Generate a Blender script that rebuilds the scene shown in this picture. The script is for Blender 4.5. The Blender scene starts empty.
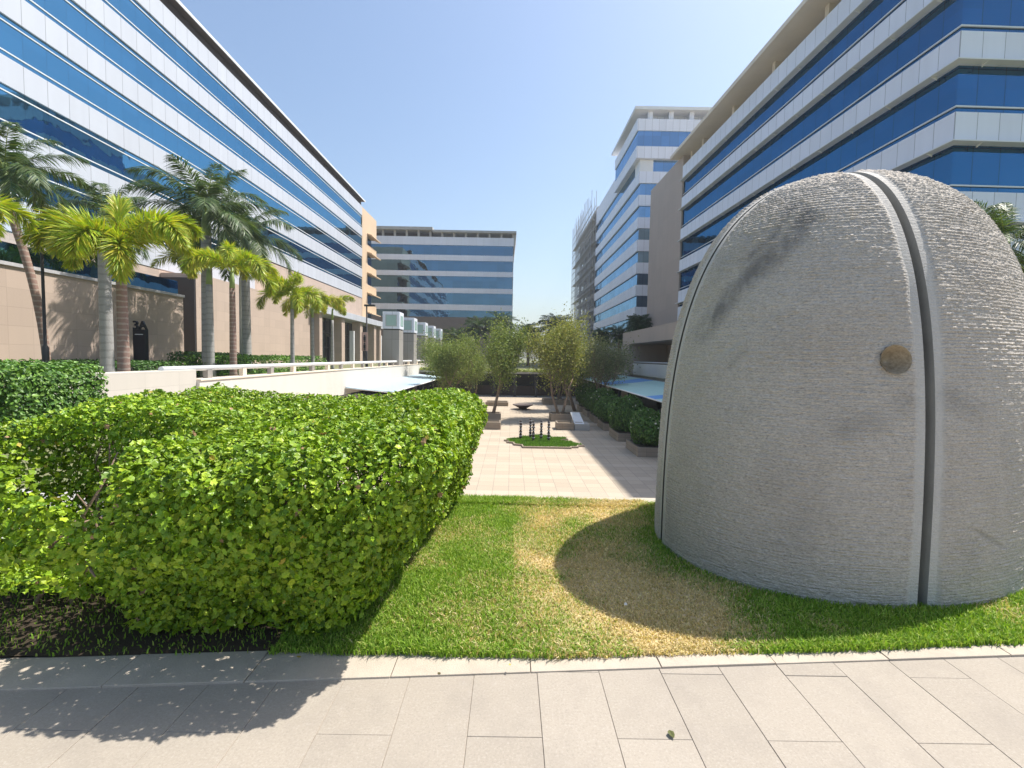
import bpy, math, random
import numpy as np
from mathutils import Vector, Matrix, Euler
R_ = math.radians
random.seed(7)
rng = np.random.default_rng(11)
SC = bpy.context.scene
COL = SC.collection

# ------------------------------------------------------------------ helpers
def tag(o, label=None, cat=None, group=None, kind=None):
    if label: o['label'] = label
    if cat: o['category'] = cat
    if group: o['group'] = group
    if kind: o['kind'] = kind
    return o

def empty(name, loc=(0, 0, 0), rz=0, label=None, cat=None, group=None):
    o = bpy.data.objects.new(name, None)
    o.empty_display_size = .2
    COL.objects.link(o)
    o.location = loc
    o.rotation_euler = (0, 0, rz)
    return tag(o, label, cat, group)

def link_mesh(name, me, mat, parent=None):
    o = bpy.data.objects.new(name, me)
    if mat is not None:
        for m in (mat if isinstance(mat, (list, tuple)) else [mat]): me.materials.append(m)
    COL.objects.link(o)
    if parent is not None: o.parent = parent
    return o

def np_mesh(name, V, F, col=None, smooth=False, extra=None):
    """V (n,3); F list of arrays (k,m) of faces with m corners each"""
    me = bpy.data.meshes.new(name)
    V = np.asarray(V, np.float32)
    F = [np.asarray(f, np.int32) for f in F if len(f)]
    me.vertices.add(len(V)); me.vertices.foreach_set('co', V.ravel())
    loops = np.concatenate([f.ravel() for f in F])
    tot = np.concatenate([np.full(len(f), f.shape[1], np.int32) for f in F])
    st = np.concatenate([[0], np.cumsum(tot)[:-1]]).astype(np.int32)
    me.loops.add(len(loops)); me.loops.foreach_set('vertex_index', loops)
    me.polygons.add(len(tot)); me.polygons.foreach_set('loop_start', st); me.polygons.foreach_set('loop_total', tot)
    me.polygons.foreach_set('use_smooth', np.full(len(tot), bool(smooth)))
    me.update(calc_edges=True)
    if col is not None:
        a = me.attributes.new('col', 'FLOAT_COLOR', 'POINT')
        c = np.ones((len(V), 4), np.float32); c[:, :3] = col
        a.data.foreach_set('color', c.ravel())
    if extra:
        for k, v in extra.items():
            a = me.attributes.new(k, 'FLOAT', 'POINT'); a.data.foreach_set('value', np.asarray(v, np.float32))
    me.validate(clean_customdata=False)
    return me

class MB:
    def __init__(s): s.V = []; s.F = []; s.S = []
    def add(s, vs, fs, smooth=False):
        n = len(s.V); s.V += [tuple(v) for v in vs]
        s.F += [tuple(i + n for i in f) for f in fs]; s.S += [smooth] * len(fs)
        return s
    def box(s, x0, x1, y0, y1, z0, z1):
        return s.add([(x0, y0, z0), (x1, y0, z0), (x1, y1, z0), (x0, y1, z0), (x0, y0, z1), (x1, y0, z1), (x1, y1, z1), (x0, y1, z1)],
              [(0, 3, 2, 1), (4, 5, 6, 7), (0, 1, 5, 4), (1, 2, 6, 5), (2, 3, 7, 6), (3, 0, 4, 7)])
    def prism(s, poly, axis, a, b):
        """poly of 2D pts extruded along axis from a to b. axis 'z': (x,y); 'y': (x,z); 'x': (y,z)"""
        def mk(p, t): return (p[0], p[1], t) if axis == 'z' else ((p[0], t, p[1]) if axis == 'y' else (t, p[0], p[1]))
        n = len(poly)
        return s.add([mk(p, a) for p in poly] + [mk(p, b) for p in poly],
              [tuple(range(n - 1, -1, -1)), tuple(range(n, 2 * n))] + [(i, (i + 1) % n, n + (i + 1) % n, n + i) for i in range(n)])
    def tube(s, pts, rad, n=10, cap=True):
        pts = [Vector(p) for p in pts]
        if not hasattr(rad, '__len__'): rad = [rad] * len(pts)
        vs = []; fs = []
        up = Vector((0.13, .31, .94)); prev = None
        for i, p in enumerate(pts):
            d = (pts[min(i + 1, len(pts) - 1)] - pts[max(i - 1, 0)]).normalized()
            if prev is None:
                a = d.cross(up)
                if a.length < .1: a = d.cross(Vector((1, 0, 0)))
                a.normalize()
            else:
                a = (prev - d * prev.dot(d)).normalized()
            prev = a
            b = d.cross(a)
            for k in range(n):
                t = 2 * math.pi * k / n
                vs.append(p + (a * math.cos(t) + b * math.sin(t)) * rad[i])
        for i in range(len(pts) - 1):
            for k in range(n):
                fs.append((i * n + k, i * n + (k + 1) % n, (i + 1) * n + (k + 1) % n, (i + 1) * n + k))
        s.add(vs, fs, True)
        if cap:
            m = len(s.V) - len(vs)
            s.F += [tuple(m + k for k in range(n - 1, -1, -1)), tuple(m + (len(pts) - 1) * n + k for k in range(n))]; s.S += [False, False]
        return s
    def lathe(s, prof, c, n=24):
        vs = []; fs = []
        for (r, z) in prof:
            for k in range(n):
                t = 2 * math.pi * k / n
                vs.append((c[0] + r * math.cos(t), c[1] + r * math.sin(t), c[2] + z))
        for i in range(len(prof) - 1):
            for k in range(n): fs.append((i * n + k, i * n + (k + 1) % n, (i + 1) * n + (k + 1) % n, (i + 1) * n + k))
        return s.add(vs, fs, True)
    def build(s, name, mat, parent=None, bevel=0):
        me = bpy.data.meshes.new(name)
        me.from_pydata(s.V, [], s.F)
        me.polygons.foreach_set('use_smooth', s.S)
        me.update()
        o = link_mesh(name, me, mat, parent)
        if bevel:
            m = o.modifiers.new('bevel', 'BEVEL'); m.width = bevel; m.segments = 2; m.limit_method = 'ANGLE'; m.angle_limit = R_(40)
        return o

def B(x0, x1, y0, y1, z0, z1): return MB().box(x0, x1, y0, y1, z0, z1)

def _h(i, j, k, seed):
    h = (i * 374761393 + j * 668265263 + k * 2147483647 + seed * 974711) & 0xffffffff
    h = ((h ^ (h >> 13)) * 1274126177) & 0xffffffff
    h = h ^ (h >> 16)
    return (h & 0xffff) / 65535.
def vnoise(p, seed=0):
    p = np.asarray(p, float)
    if p.shape[1] == 2: p = np.c_[p, np.zeros(len(p))]
    i = np.floor(p).astype(np.int64); f = p - i; f = f * f * (3 - 2 * f)
    r = 0
    for a in (0, 1):
        for b in (0, 1):
            for c in (0, 1):
                w = (f[:, 0] if a else 1 - f[:, 0]) * (f[:, 1] if b else 1 - f[:, 1]) * (f[:, 2] if c else 1 - f[:, 2])
                r = r + w * _h(i[:, 0] + a, i[:, 1] + b, i[:, 2] + c, seed)
    return r
def fbm(p, seed=0, o=3):
    r = 0; a = .5; p = np.asarray(p, float)
    for k in range(o): r = r + a * vnoise(p * 2 ** k, seed + k); a *= .5
    return r / (1 - .5 ** o)

# ------------------------------------------------------------------ materials
class NT:
    def __init__(s, name):
        s.m = bpy.data.materials.new(name); s.m.use_nodes = True; s.t = s.m.node_tree; s.t.nodes.clear()
        s.out = s.n('ShaderNodeOutputMaterial')
    def n(s, ty, **kw):
        nd = s.t.nodes.new(ty)
        for k, v in kw.items():
            if k.startswith('i_'):
                key = k[2:]
                key = int(key) if key.isdigit() else key.replace('_', ' ')
                s.set(nd.inputs[key], v)
            else: setattr(nd, k, v)
        return nd
    def set(s, inp, v):
        if isinstance(v, bpy.types.NodeSocket): s.t.links.new(v, inp)
        elif isinstance(v, bpy.types.Node): s.t.links.new(v.outputs[0], inp)
        elif hasattr(inp, 'default_value'):
            if hasattr(inp.default_value, '__len__') and not hasattr(v, '__len__'): v = [v] * len(inp.default_value)
            if hasattr(inp.default_value, '__len__') and len(inp.default_value) == 4 and len(v) == 3: v = (*v, 1)
            inp.default_value = v
    def math(s, op, a, b=0., c=0.):
        nd = s.n('ShaderNodeMath', operation=op); s.set(nd.inputs[0], a); s.set(nd.inputs[1], b); s.set(nd.inputs[2], c); return nd.outputs[0]
    def mix(s, f, a, b, bt='MIX'):
        nd = s.n('ShaderNodeMix', data_type='RGBA', blend_type=bt)
        s.set(nd.inputs[0], f); s.set(nd.inputs[6], a); s.set(nd.inputs[7], b); return nd.outputs[2]
    def co(s, which='Object'): return s.n('ShaderNodeTexCoord').outputs[which]
    def noise(s, scale, detail=4, rough=.55, vec=None):
        nd = s.n('ShaderNodeTexNoise'); nd.inputs['Scale'].default_value = scale; nd.inputs['Detail'].default_value = detail; nd.inputs['Roughness'].default_value = rough
        s.set(nd.inputs['Vector'], vec if vec is not None else s.co()); return nd.outputs[0]
    def ramp(s, f, *stops):
        nd = s.n('ShaderNodeValToRGB'); s.set(nd.inputs[0], f)
        e = nd.color_ramp.elements
        while len(e) < len(stops): e.new(.5)
        for k, (p, c) in enumerate(stops):
            e[k].position = p; e[k].color = (*c, 1) if hasattr(c, '__len__') else (c, c, c, 1)
        return nd.outputs[0]
    def scale(s, vec, v):
        nd = s.n('ShaderNodeVectorMath', operation='MULTIPLY'); s.set(nd.inputs[0], vec); nd.inputs[1].default_value = v; return nd.outputs[0]
    def sep(s, vec):
        nd = s.n('ShaderNodeSeparateXYZ'); s.set(nd.inputs[0], vec); return nd.outputs
    def bump(s, h, strength=.3, dist=.01):
        nd = s.n('ShaderNodeBump'); nd.inputs['Strength'].default_value = strength; nd.inputs['Distance'].default_value = dist; s.set(nd.inputs['Height'], h); return nd.outputs[0]
    def bsdf(s, color, rough=.6, metal=0., spec=.5, normal=None, **kw):
        nd = s.n('ShaderNodeBsdfPrincipled')
        s.set(nd.inputs['Base Color'], color); s.set(nd.inputs['Roughness'], rough); s.set(nd.inputs['Metallic'], metal); s.set(nd.inputs['Specular IOR Level'], spec)
        if normal is not None: s.set(nd.inputs['Normal'], normal)
        for k, v in kw.items(): s.set(nd.inputs[k.replace('_', ' ')], v)
        return nd.outputs[0]
    def done(s, sh): s.t.links.new(sh, s.out.inputs['Surface']); return s.m

def mottled(name, c, var=.12, scale=6., rough=.75, bump=.0, fine=60., metal=0., spec=.4, streak=False):
    t = NT(name); co = t.co()
    n1 = t.noise(scale, 5, .6, t.scale(co, (1, 1, .25)) if streak else co); n2 = t.noise(fine, 3, .6, co)
    k = t.math('ADD', t.math('MULTIPLY', n1, 1.3), t.math('MULTIPLY', n2, .7))
    lo = [x * (1 - var) for x in c]; hi = [min(1, x * (1 + var)) for x in c]
    col = t.ramp(t.math('MULTIPLY', k, .5), (.3, lo), (.7, hi))
    nm = t.bump(k, bump, .02) if bump else None
    return t.done(t.bsdf(col, rough, metal, spec, nm))

def leaf_mat(name, trans=.35, rough=.45, spec=.35, tint=(1.15, 1.2, .5)):
    t = NT(name)
    a = t.n('ShaderNodeAttribute', attribute_name='col').outputs['Color']
    p = t.bsdf(a, rough, 0, spec)
    tr = t.n('ShaderNodeBsdfTranslucent'); t.set(tr.inputs[0], t.mix(1., a, tint, 'MULTIPLY'))
    mx = t.n('ShaderNodeMixShader'); mx.inputs[0].default_value = trans
    t.t.links.new(p, mx.inputs[1]); t.t.links.new(tr.outputs[0], mx.inputs[2])
    return t.done(mx.outputs[0])

def attr_mat(name, rough=.8, bumpscale=0, bump=.2, spec=.3):
    t = NT(name)
    a = t.n('ShaderNodeAttribute', attribute_name='col').outputs['Color']
    nm = t.bump(t.noise(bumpscale, 4, .6), bump, .01) if bumpscale else None
    return t.done(t.bsdf(a, rough, 0, spec, nm))

def glass_mat(name, tint, base=(.006, .016, .03), k=.9, pitch=1.5, rough=.02, ln=.6, pv=.2):
    """reflective coated curtain-wall glass with fine joints between panes"""
    t = NT(name); co = t.co(); x, y, z = t.sep(co)
    s = t.math('ADD', x, y)
    fr = t.math('FRACT', t.math('DIVIDE', s, pitch))
    line = t.math('LESS_THAN', fr, .035)
    idx = t.math('FLOOR', t.math('DIVIDE', s, pitch))
    wn = t.n('ShaderNodeTexWhiteNoise', noise_dimensions='2D')
    cv = t.n('ShaderNodeCombineXYZ'); t.set(cv.inputs[0], idx); t.set(cv.inputs[1], t.math('FLOOR', t.math('DIVIDE', z, 4.05))); t.t.links.new(cv.outputs[0], wn.inputs['Vector'])
    var = t.math('MULTIPLY_ADD', wn.outputs[0], pv, 1 - pv / 2)
    tc = t.mix(1., t.n('ShaderNodeRGB').outputs[0], (1, 1, 1), 'MULTIPLY')
    rgb = [n for n in t.t.nodes if n.bl_idname == 'ShaderNodeRGB'][0]; rgb.outputs[0].default_value = (*tint, 1)
    cvar = t.n('ShaderNodeCombineXYZ')
    for i in range(3): t.set(cvar.inputs[i], var)
    tc = t.mix(1., tc, cvar.outputs[0], 'MULTIPLY')
    tc = t.mix(t.math('MULTIPLY', line, ln), tc, (.02, .03, .05))
    # each pane sits a hair out of true
    nm = t.bump(t.noise(.55, 2, .5, co), .05, .3)
    g = t.n('ShaderNodeBsdfGlossy'); t.set(g.inputs['Color'], tc); g.inputs['Roughness'].default_value = rough; t.set(g.inputs['Normal'], nm)
    d = t.bsdf(base, .1, 0, .5, nm)
    mx = t.n('ShaderNodeMixShader'); mx.inputs[0].default_value = k
    t.t.links.new(d, mx.inputs[1]); t.t.links.new(g.outputs[0], mx.inputs[2])
    return t.done(mx.outputs[0])

def panel_mat(name, c, pitch=1.5, zp=None, z0=0., rough=.45, metal=.0, spec=.5, joint=.55, jw=.02, var=.05):
    """flat panels with thin joints; a little tone change from panel to panel and faint weather streaks"""
    t = NT(name); co = t.co(); x, y, z = t.sep(co)
    s = t.math('ADD', x, y)
    q = t.math('DIVIDE', s, pitch)
    line = t.math('LESS_THAN', t.math('FRACT', q), jw / pitch)
    cv = t.n('ShaderNodeCombineXYZ'); t.set(cv.inputs[0], t.math('FLOOR', q))
    if zp:
        qz = t.math('DIVIDE', t.math('SUBTRACT', z, z0), zp)
        line = t.math('MAXIMUM', line, t.math('LESS_THAN', t.math('FRACT', qz), jw / zp)); t.set(cv.inputs[1], t.math('FLOOR', qz))
    wn = t.n('ShaderNodeTexWhiteNoise', noise_dimensions='2D'); t.t.links.new(cv.outputs[0], wn.inputs['Vector'])
    st = t.noise(1.3, 4, .6, t.scale(co, (1, 1, .12)))
    v = t.math('ADD', t.math('MULTIPLY_ADD', wn.outputs[0], 2 * var, 1 - var), t.math('MULTIPLY_ADD', st, .16, -.08))
    v = t.math('MULTIPLY', v, t.math('MULTIPLY_ADD', line, -joint, 1.))
    cvar = t.n('ShaderNodeCombineXYZ')
    for i in range(3): t.set(cvar.inputs[i], v)
    return t.done(t.bsdf(t.mix(1., cvar.outputs[0], c, 'MULTIPLY'), rough, metal, spec))

M = {}
M['white_metal'] = mottled('white_metal', (.72, .73, .74), .05, 1, .4)
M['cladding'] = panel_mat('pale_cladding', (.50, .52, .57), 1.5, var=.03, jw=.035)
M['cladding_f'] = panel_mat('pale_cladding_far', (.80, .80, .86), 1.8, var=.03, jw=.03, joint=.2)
M['cladding_r'] = panel_mat('pale_cladding_fine', (.72, .75, .84), 1.2, var=.03, jw=.035)
M['glass_l'] = glass_mat('blue_glass', (.10, .28, .43), ln=.18, pv=.07)
M['glass_r'] = glass_mat('deep_blue_glass', (.028, .14, .28), ln=.6, pv=.12)
M['glass_t'] = glass_mat('tower_glass', (.20, .36, .54))
M['glass_f'] = glass_mat('teal_glass', (.085, .18, .28), pitch=1.8, ln=.3)
M['shop_glass'] = glass_mat('shop_glass', (.22, .25, .25), (.01, .012, .012), .5, 2.2)
M['dark_metal'] = mottled('dark_metal', (.035, .033, .035), .15, 3, .5)
M['soffit'] = mottled('brown_soffit', (.085, .06, .05), .1, 1, .7)
M['taupe'] = panel_mat('taupe_stone', (.46, .36, .295), 1.2, .9, rough=.7, joint=.16, jw=.025, var=.05)
M['taupe_d'] = panel_mat('taupe_render', (.44, .36, .31), 2.4, 2.2, rough=.8, joint=.1, var=.03)
M['tan'] = mottled('tan_render', (.62, .46, .31), .07, .6, .8, streak=True)
M['beige'] = mottled('beige_render', (.70, .61, .50), .08, .6, .8, streak=True)
M['conc'] = mottled('grey_concrete', (.42, .40, .37), .14, 1.2, .85, .15, streak=True)
M['grey_stone'] = panel_mat('grey_pillar_stone', (.30, .28, .26), 1.7, 3.5, z0=-.2, rough=.6, joint=.4, jw=.03, var=.06)
M['white_wall'] = panel_mat('white_stone_wall', (.52, .49, .44), 1.6, .48, z0=-.1, rough=.75, joint=.12, jw=.02, var=.03)
M['white_plain'] = mottled('white_render', (.62, .59, .54), .06, 1.5, .8, streak=True)
M['lightbox'] = mottled('lightbox_panel', (.36, .50, .47), .08, 1, .25)
M['awn_white'] = mottled('white_awning', (.38, .48, .54), .06, 1, .5)
M['awn_blue'] = mottled('blue_awning', (.12, .33, .66), .08, 2, .5)
M['awn_green'] = mottled('pale_green_awning', (.44, .66, .60), .08, 2, .5)
M['rust_wood'] = mottled('carved_dark_timber', (.05, .035, .03), .8, 9, .6, .3)
M['bowl'] = mottled('dark_stone_bowl', (.09, .065, .055), .3, 4, .6, .2)
M['planter'] = panel_mat('planter_stone', (.30, .24, .18), .9, .25, rough=.85, joint=.3, var=.1)
M['soil'] = mottled('soil', (.10, .075, .05), .35, 8, .95, .5)
M['bark'] = mottled('bark', (.24, .17, .12), .3, 12, .9, .5)
M['black'] = mottled('black_sign', (.012, .015, .022), .1, 2, .35)
M['scaf'] = mottled('scaffold_steel', (.45, .44, .45), .2, 3, .6)
M['leaf'] = leaf_mat('leaf', .18, .42)
M['leaf_dull'] = leaf_mat('dull_leaf', .28, .55, .25)
M['frond'] = leaf_mat('frond', .30, .45, .35)
M['blade'] = leaf_mat('grass_blade', .35, .6, .2)
M['attr'] = attr_mat('stone_paver', .78, 90, .12)

def palm_bark(name, c1, c2, rings):
    t = NT(name); co = t.co(); x, y, z = t.sep(co)
    w = t.math('FRACT', t.math('ADD', t.math('MULTIPLY', z, rings), t.math('MULTIPLY', t.noise(5, 3), .5)))
    n = t.noise(18, 4)
    col = t.mix(t.math('LESS_THAN', w, .3), c1, c2)
    col = t.mix(t.math('MULTIPLY', n, .5), col, tuple(v * .45 for v in c1))
    return t.done(t.bsdf(col, .85, 0, .2, t.bump(t.math('ADD', w, n), .4, .02)))
M['bark_red'] = palm_bark('ringed_reddish_bark', (.30, .20, .165), (.40, .33, .28), 5)
M['bark_grey'] = palm_bark('grey_smooth_bark', (.40, .39, .385), (.33, .32, .31), 3)
M['shaft'] = mottled('green_crownshaft', (.22, .30, .10), .2, 4, .5)

# ------------------------------------------------------------------ foliage
def leaf_template():
    # folded pointed leaf, x across, y along, z up
    V = np.array([(0, 0, 0), (0, .52, -.07), (0, 1.04, -.02), (-.34, .30, .05), (-.27, .68, .02), (.34, .30, .05), (.27, .68, .02)], float)
    F = [np.array([(0, 1, 4, 3), (1, 2, 4, 4)[:4], (0, 5, 6, 1), (1, 6, 2, 2)[:4]])]
    quads = np.array([(0, 1, 4, 3), (0, 5, 6, 1)]); tris = np.array([(1, 2, 4), (1, 6, 2)])
    return V, quads, tris
LT = leaf_template()
LOBED = (np.array([(0, 0, 0), (0, .5, -.06), (0, 1.06, -.05), (-.36, .18, .03), (-.33, .42, .03), (-.43, .62, -.02), (-.22, .74, .0), (.36, .18, .03), (.33, .42, .03), (.43, .62, -.02), (.22, .74, .0)]),
    np.array([(0, 1, 4, 3), (1, 6, 5, 4), (0, 7, 8, 1), (1, 8, 9, 10)]), np.array([(1, 2, 6), (1, 10, 2)]))

def leaves(P, N, size, colors, spread=.7, rand=None, vary=False):
    """one leaf per point: P (n,3), N outward unit normals, size (n,), colors (n,3)"""
    r = rand or rng
    n = len(P)
    nn = N + r.normal(size=(n, 3)) * spread * .6; nn /= np.linalg.norm(nn, axis=1)[:, None] + 1e-9
    d = r.normal(size=(n, 3)) + N * .35; d[:, 2] -= .25
    d -= nn * np.sum(d * nn, 1)[:, None]; d /= np.linalg.norm(d, axis=1)[:, None] + 1e-9
    s = np.cross(d, nn)
    V, Q, T = LT
    if vary:      # three-lobed blades of uneven width, some curled
        V, Q, T = LOBED
        s = s * r.uniform(.65, 1.15, n)[:, None]; nn = nn * r.choice([-1.5, 1., 1., 2.2, 3.5], n)[:, None]
    W = P[:, None, :] + size[:, None, None] * (V[None, :, 0, None] * s[:, None] + (V[None, :, 1, None] - .3) * d[:, None] + V[None, :, 2, None] * nn[:, None])
    k = len(V); off = (np.arange(n) * k)[:, None, None]
    return W.reshape(-1, 3), [(Q[None] + off).reshape(-1, 4), (T[None] + off).reshape(-1, 3)], np.repeat(colors, k, 0)

def pick_cols(n, pal, w=None, jit=.15, r=None):
    r = r or rng
    pal = np.array(pal); c = pal[r.choice(len(pal), n, p=w)]
    return c * (1 + r.normal(size=(n, 1)) * jit).clip(.55, 1.6)

def join(parts):
    V = []; F = []; C = []; o = 0
    for v, f, c in parts:
        V.append(v); C.append(c); F += [x + o for x in f]; o += len(v)
    q = [f for f in F if f.shape[1] == 4]; t = [f for f in F if f.shape[1] == 3]
    out = []
    if q: out.append(np.concatenate(q))
    if t: out.append(np.concatenate(t))
    return np.concatenate(V), out, np.concatenate(C)

def blob_points(c, rad, n, bumps=6, shell=.35, seed=0, flat_bottom=None):
    """points in a lumpy ellipsoid shell"""
    r = np.random.default_rng(seed)
    d = r.normal(size=(n, 3)); d /= np.linalg.norm(d, axis=1)[:, None]
    lump = .72 + .5 * fbm(d * 1.7 + seed * 3.1, seed, 2)
    k = lump * (1 - shell * r.random(n) ** 1.5)
    P = np.array(c) + d * np.array(rad) * k[:, None]
    N = d / np.array(rad); N /= np.linalg.norm(N, axis=1)[:, None]
    if flat_bottom is not None:
        m = P[:, 2] > flat_bottom; P, N = P[m], N[m]
    return P, N

GREENS = [(.07, .16, .022), (.10, .21, .03), (.05, .115, .02), (.14, .25, .04)]

def shrub_mesh(name, rad, n, size, pal=GREENS, seed=0, flower=0.):
    P, N = blob_points((0, 0, rad[2] * .9), rad, n, seed=seed, flat_bottom=.02)
    N = N + np.array((0, 0, .4)); N /= np.linalg.norm(N, axis=1)[:, None]
    r = np.random.default_rng(seed + 5)
    c = pick_cols(len(P), pal, r=r)
    sz = size * r.uniform(.6, 1.3, len(P))
    if flower:
        top = (N[:, 2] > .1) & (r.random(len(P)) < flower)
        c[top] = (.72, .70, .62); sz[top] *= .8
    V, F, C = leaves(P, N, sz, c, rand=r)
    return np_mesh(name, V, F, C)

# ------------------------------------------------------------------ render, world, sun, camera
SUN = Vector((.535, .265, 1)).normalized()
el = math.asin(SUN.z); az = math.atan2(SUN.x, SUN.y)
w = bpy.data.worlds.new('World'); SC.world = w; w.use_nodes = True
nt = w.node_tree
sky = nt.nodes.new('ShaderNodeTexSky'); sky.sky_type = 'NISHITA'; sky.sun_disc = False
sky.sun_elevation = el; sky.sun_rotation = az
sky.air_density = 1.25; sky.dust_density = 2.0; sky.ozone_density = 2.5
bg = nt.nodes['Background']; bg.inputs[1].default_value = .122
nt.links.new(sky.outputs[0], bg.inputs[0])
sl = bpy.data.lights.new('sun', 'SUN'); sl.energy = 4.9; sl.angle = R_(.55); sl.color = (1, .955, .87)
so = bpy.data.objects.new('sun', sl); COL.objects.link(so); so.location = (30, 20, 80)
so.rotation_euler = (-SUN).to_track_quat('-Z', 'Y').to_euler()
SC.view_settings.view_transform = 'Standard'; SC.view_settings.look = 'None'
SC.view_settings.exposure = .66; SC.view_settings.gamma = 1
SC.render.engine = 'CYCLES'
SC.cycles.max_bounces = 6; SC.cycles.diffuse_bounces = 3; SC.cycles.glossy_bounces = 3; SC.cycles.transmission_bounces = 4; SC.cycles.transparent_max_bounces = 6
SC.cycles.use_denoising = True
cam = bpy.data.cameras.new('camera'); co_ = bpy.data.objects.new('camera', cam); COL.objects.link(co_); SC.camera = co_
cam.sensor_width = 36; cam.lens = 475 / 1024 * 36; cam.clip_start = .05; cam.clip_end = 3000
RM = Matrix(((0.9998429570133488, -0.017452323732689068, -0.003078588496693914), (-0.002101989863059566, 0.05570273137107849, -0.9984451849532937), (0.01759667438518293, 0.9982948573012539, 0.05565729904020641)))
co_.matrix_world = Matrix.Translation((0, 0, 1.6)) @ RM.to_4x4()

# ------------------------------------------------------------------ setting: ground, plaza, pavement, lawn
def struct(o): return tag(o, kind='structure')
t = NT('ground_turf'); n = t.noise(.35, 6, .6); n2 = t.noise(5, 4)
M['ground'] = t.done(t.bsdf(t.ramp(t.math('MULTIPLY_ADD', n2, .4, t.math('MULTIPLY', n, .6)), (.35, (.10, .13, .045)), (.65, (.21, .19, .10))), .95))
gm = MB()
Zg = -.03
BIG = 900
# one sheet with the sunken plaza cut out (near-left corner stays up)
def rect(x0, x1, y0, y1): gm.add([(x0, y0, Zg), (x1, y0, Zg), (x1, y1, Zg), (x0, y1, Zg)], [(0, 1, 2, 3)])
rect(-BIG, BIG, -BIG, 5.40); rect(-BIG, -4.6, 5.40, 12); rect(-BIG, -12.2, 12, 62.5); rect(13.2, BIG, 5.40, 62.5); rect(-BIG, BIG, 62.5, BIG)
struct(gm.build('ground', M['ground']))

# plaza floor: stone slabs with joints
t = NT('plaza_slabs'); co = t.co()
br = t.n('ShaderNodeTexBrick', offset=0.0, squash=1.0); t.set(br.inputs['Vector'], co)
for k, v in (('Scale', 1.), ('Mortar Size', .012), ('Brick Width', .62), ('Row Height', .62), ('Bias', 0.)): br.inputs[k].default_value = v
br.inputs['Color1'].default_value = (.47, .385, .29, 1); br.inputs['Color2'].default_value = (.40, .33, .25, 1); br.inputs['Mortar'].default_value = (.27, .23, .19, 1)
x, y, z = t.sep(co)
row = t.math('FRACT', t.math('DIVIDE', y, 2.48)); band = t.math('LESS_THAN', row, .25)
colr = t.mix(t.math('MULTIPLY', band, .22), br.outputs[0], (.56, .485, .39))
colr = t.mix(t.math('MULTIPLY', t.noise(.45, 6, .65), .30), colr, (.30, .25, .20))
M['plaza'] = t.done(t.bsdf(colr, .8, 0, .3, t.bump(t.noise(30, 4), .15, .01)))
pf = MB().add([(-12.2, 5.3, -3.5), (13.2, 5.3, -3.5), (13.2, 63, -3.5), (-12.2, 63, -3.5)], [(0, 1, 2, 3)])
struct(pf.build('plaza_floor', M['plaza']))
# retaining sides of the plaza
struct(MB().box(-4.6, 13.4, 5.15, 5.40, -3.5, -.04).box(-4.85, -4.6, 5.15, 12.2, -3.5, -.04).box(-12.4, -4.85, 11.95, 12.2, -3.5, -.04).build('retaining_wall', M['conc']))

# granite pavement: real slabs with open joints over a dark bed
P = []; PC = []; F = []
edge = lambda x: 2.31 + .075 * x
pal = np.array([(.30, .265, .23), (.325, .285, .245), (.285, .25, .22), (.31, .275, .238)])
rp = np.random.default_rng(3)
for i in range(-24, 26):
    x0 = .16 + i * .318; x1 = x0 + .318
    off = 1.92 if i % 2 else 1.50
    for k in range(-8, 4):
        ya = off + (k - 1) * .84; yb = ya + .84
        lim = edge((x0 + x1) / 2) + .03
        if ya > lim: continue
        yb = min(yb, lim)
        g = .0010; h = rp.normal() * .0007
        q = [(x0 + g, ya + g, h - .002), (x1 - g, ya + g, h - .002), (x1 - g, yb - g, h - .002), (x0 + g, yb - g, h - .002)]
        bvl = .0014
        q2 = [(x0 + g + bvl, ya + g + bvl, h), (x1 - g - bvl, ya + g + bvl, h), (x1 - g - bvl, yb - g - bvl, h), (x0 + g + bvl, yb - g - bvl, h)]
        b0 = [(v[0], v[1], -.02) for v in q]
        o = len(P); P += q2 + q + b0
        c = np.array((.335, .292, .242)) * (1 + rp.normal() * .022); PC += [c] * 12
        F += [(o, o + 1, o + 2, o + 3)] + [(o + 4 + j, o + 4 + (j + 1) % 4, o + (j + 1) % 4, o + j) for j in range(4)] + [(o + 8 + j, o + 8 + (j + 1) % 4, o + 4 + (j + 1) % 4, o + 4 + j) for j in range(4)]
t = NT('granite_slab'); a = t.n('ShaderNodeAttribute', attribute_name='col').outputs['Color']
sp = t.noise(95, 4, .75); bl = t.noise(3.2, 5, .65); bl2 = t.noise(14, 4, .6)
c1 = t.mix(t.math('MULTIPLY', t.math('GREATER_THAN', sp, .57), .22), a, (.16, .145, .13))
c1 = t.mix(t.math('MULTIPLY', t.math('LESS_THAN', sp, .42), .24), c1, (.50, .46, .41))
c1 = t.mix(t.ramp(bl, (.47, 0), (.72, .42)), c1, (.245, .215, .185))
c1 = t.mix(t.ramp(bl2, (.55, 0), (.8, .25)), c1, (.43, .385, .34))
M['granite'] = t.done(t.bsdf(c1, .8, 0, .25, t.bump(sp, .15, .003)))
struct(link_mesh('pavement', np_mesh('pavement', P, [np.array(F)], np.array(PC)), M['granite']))
struct(MB().add([(-8, -6, -.004), (8.6, -6, -.004), (8.6, 3.2, -.004), (-8, 2., -.004)], [(0, 1, 2, 3)]).build('pavement_bed', mottled('joint_bed', (.34, .29, .235), .2, 8, .95)))

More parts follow.
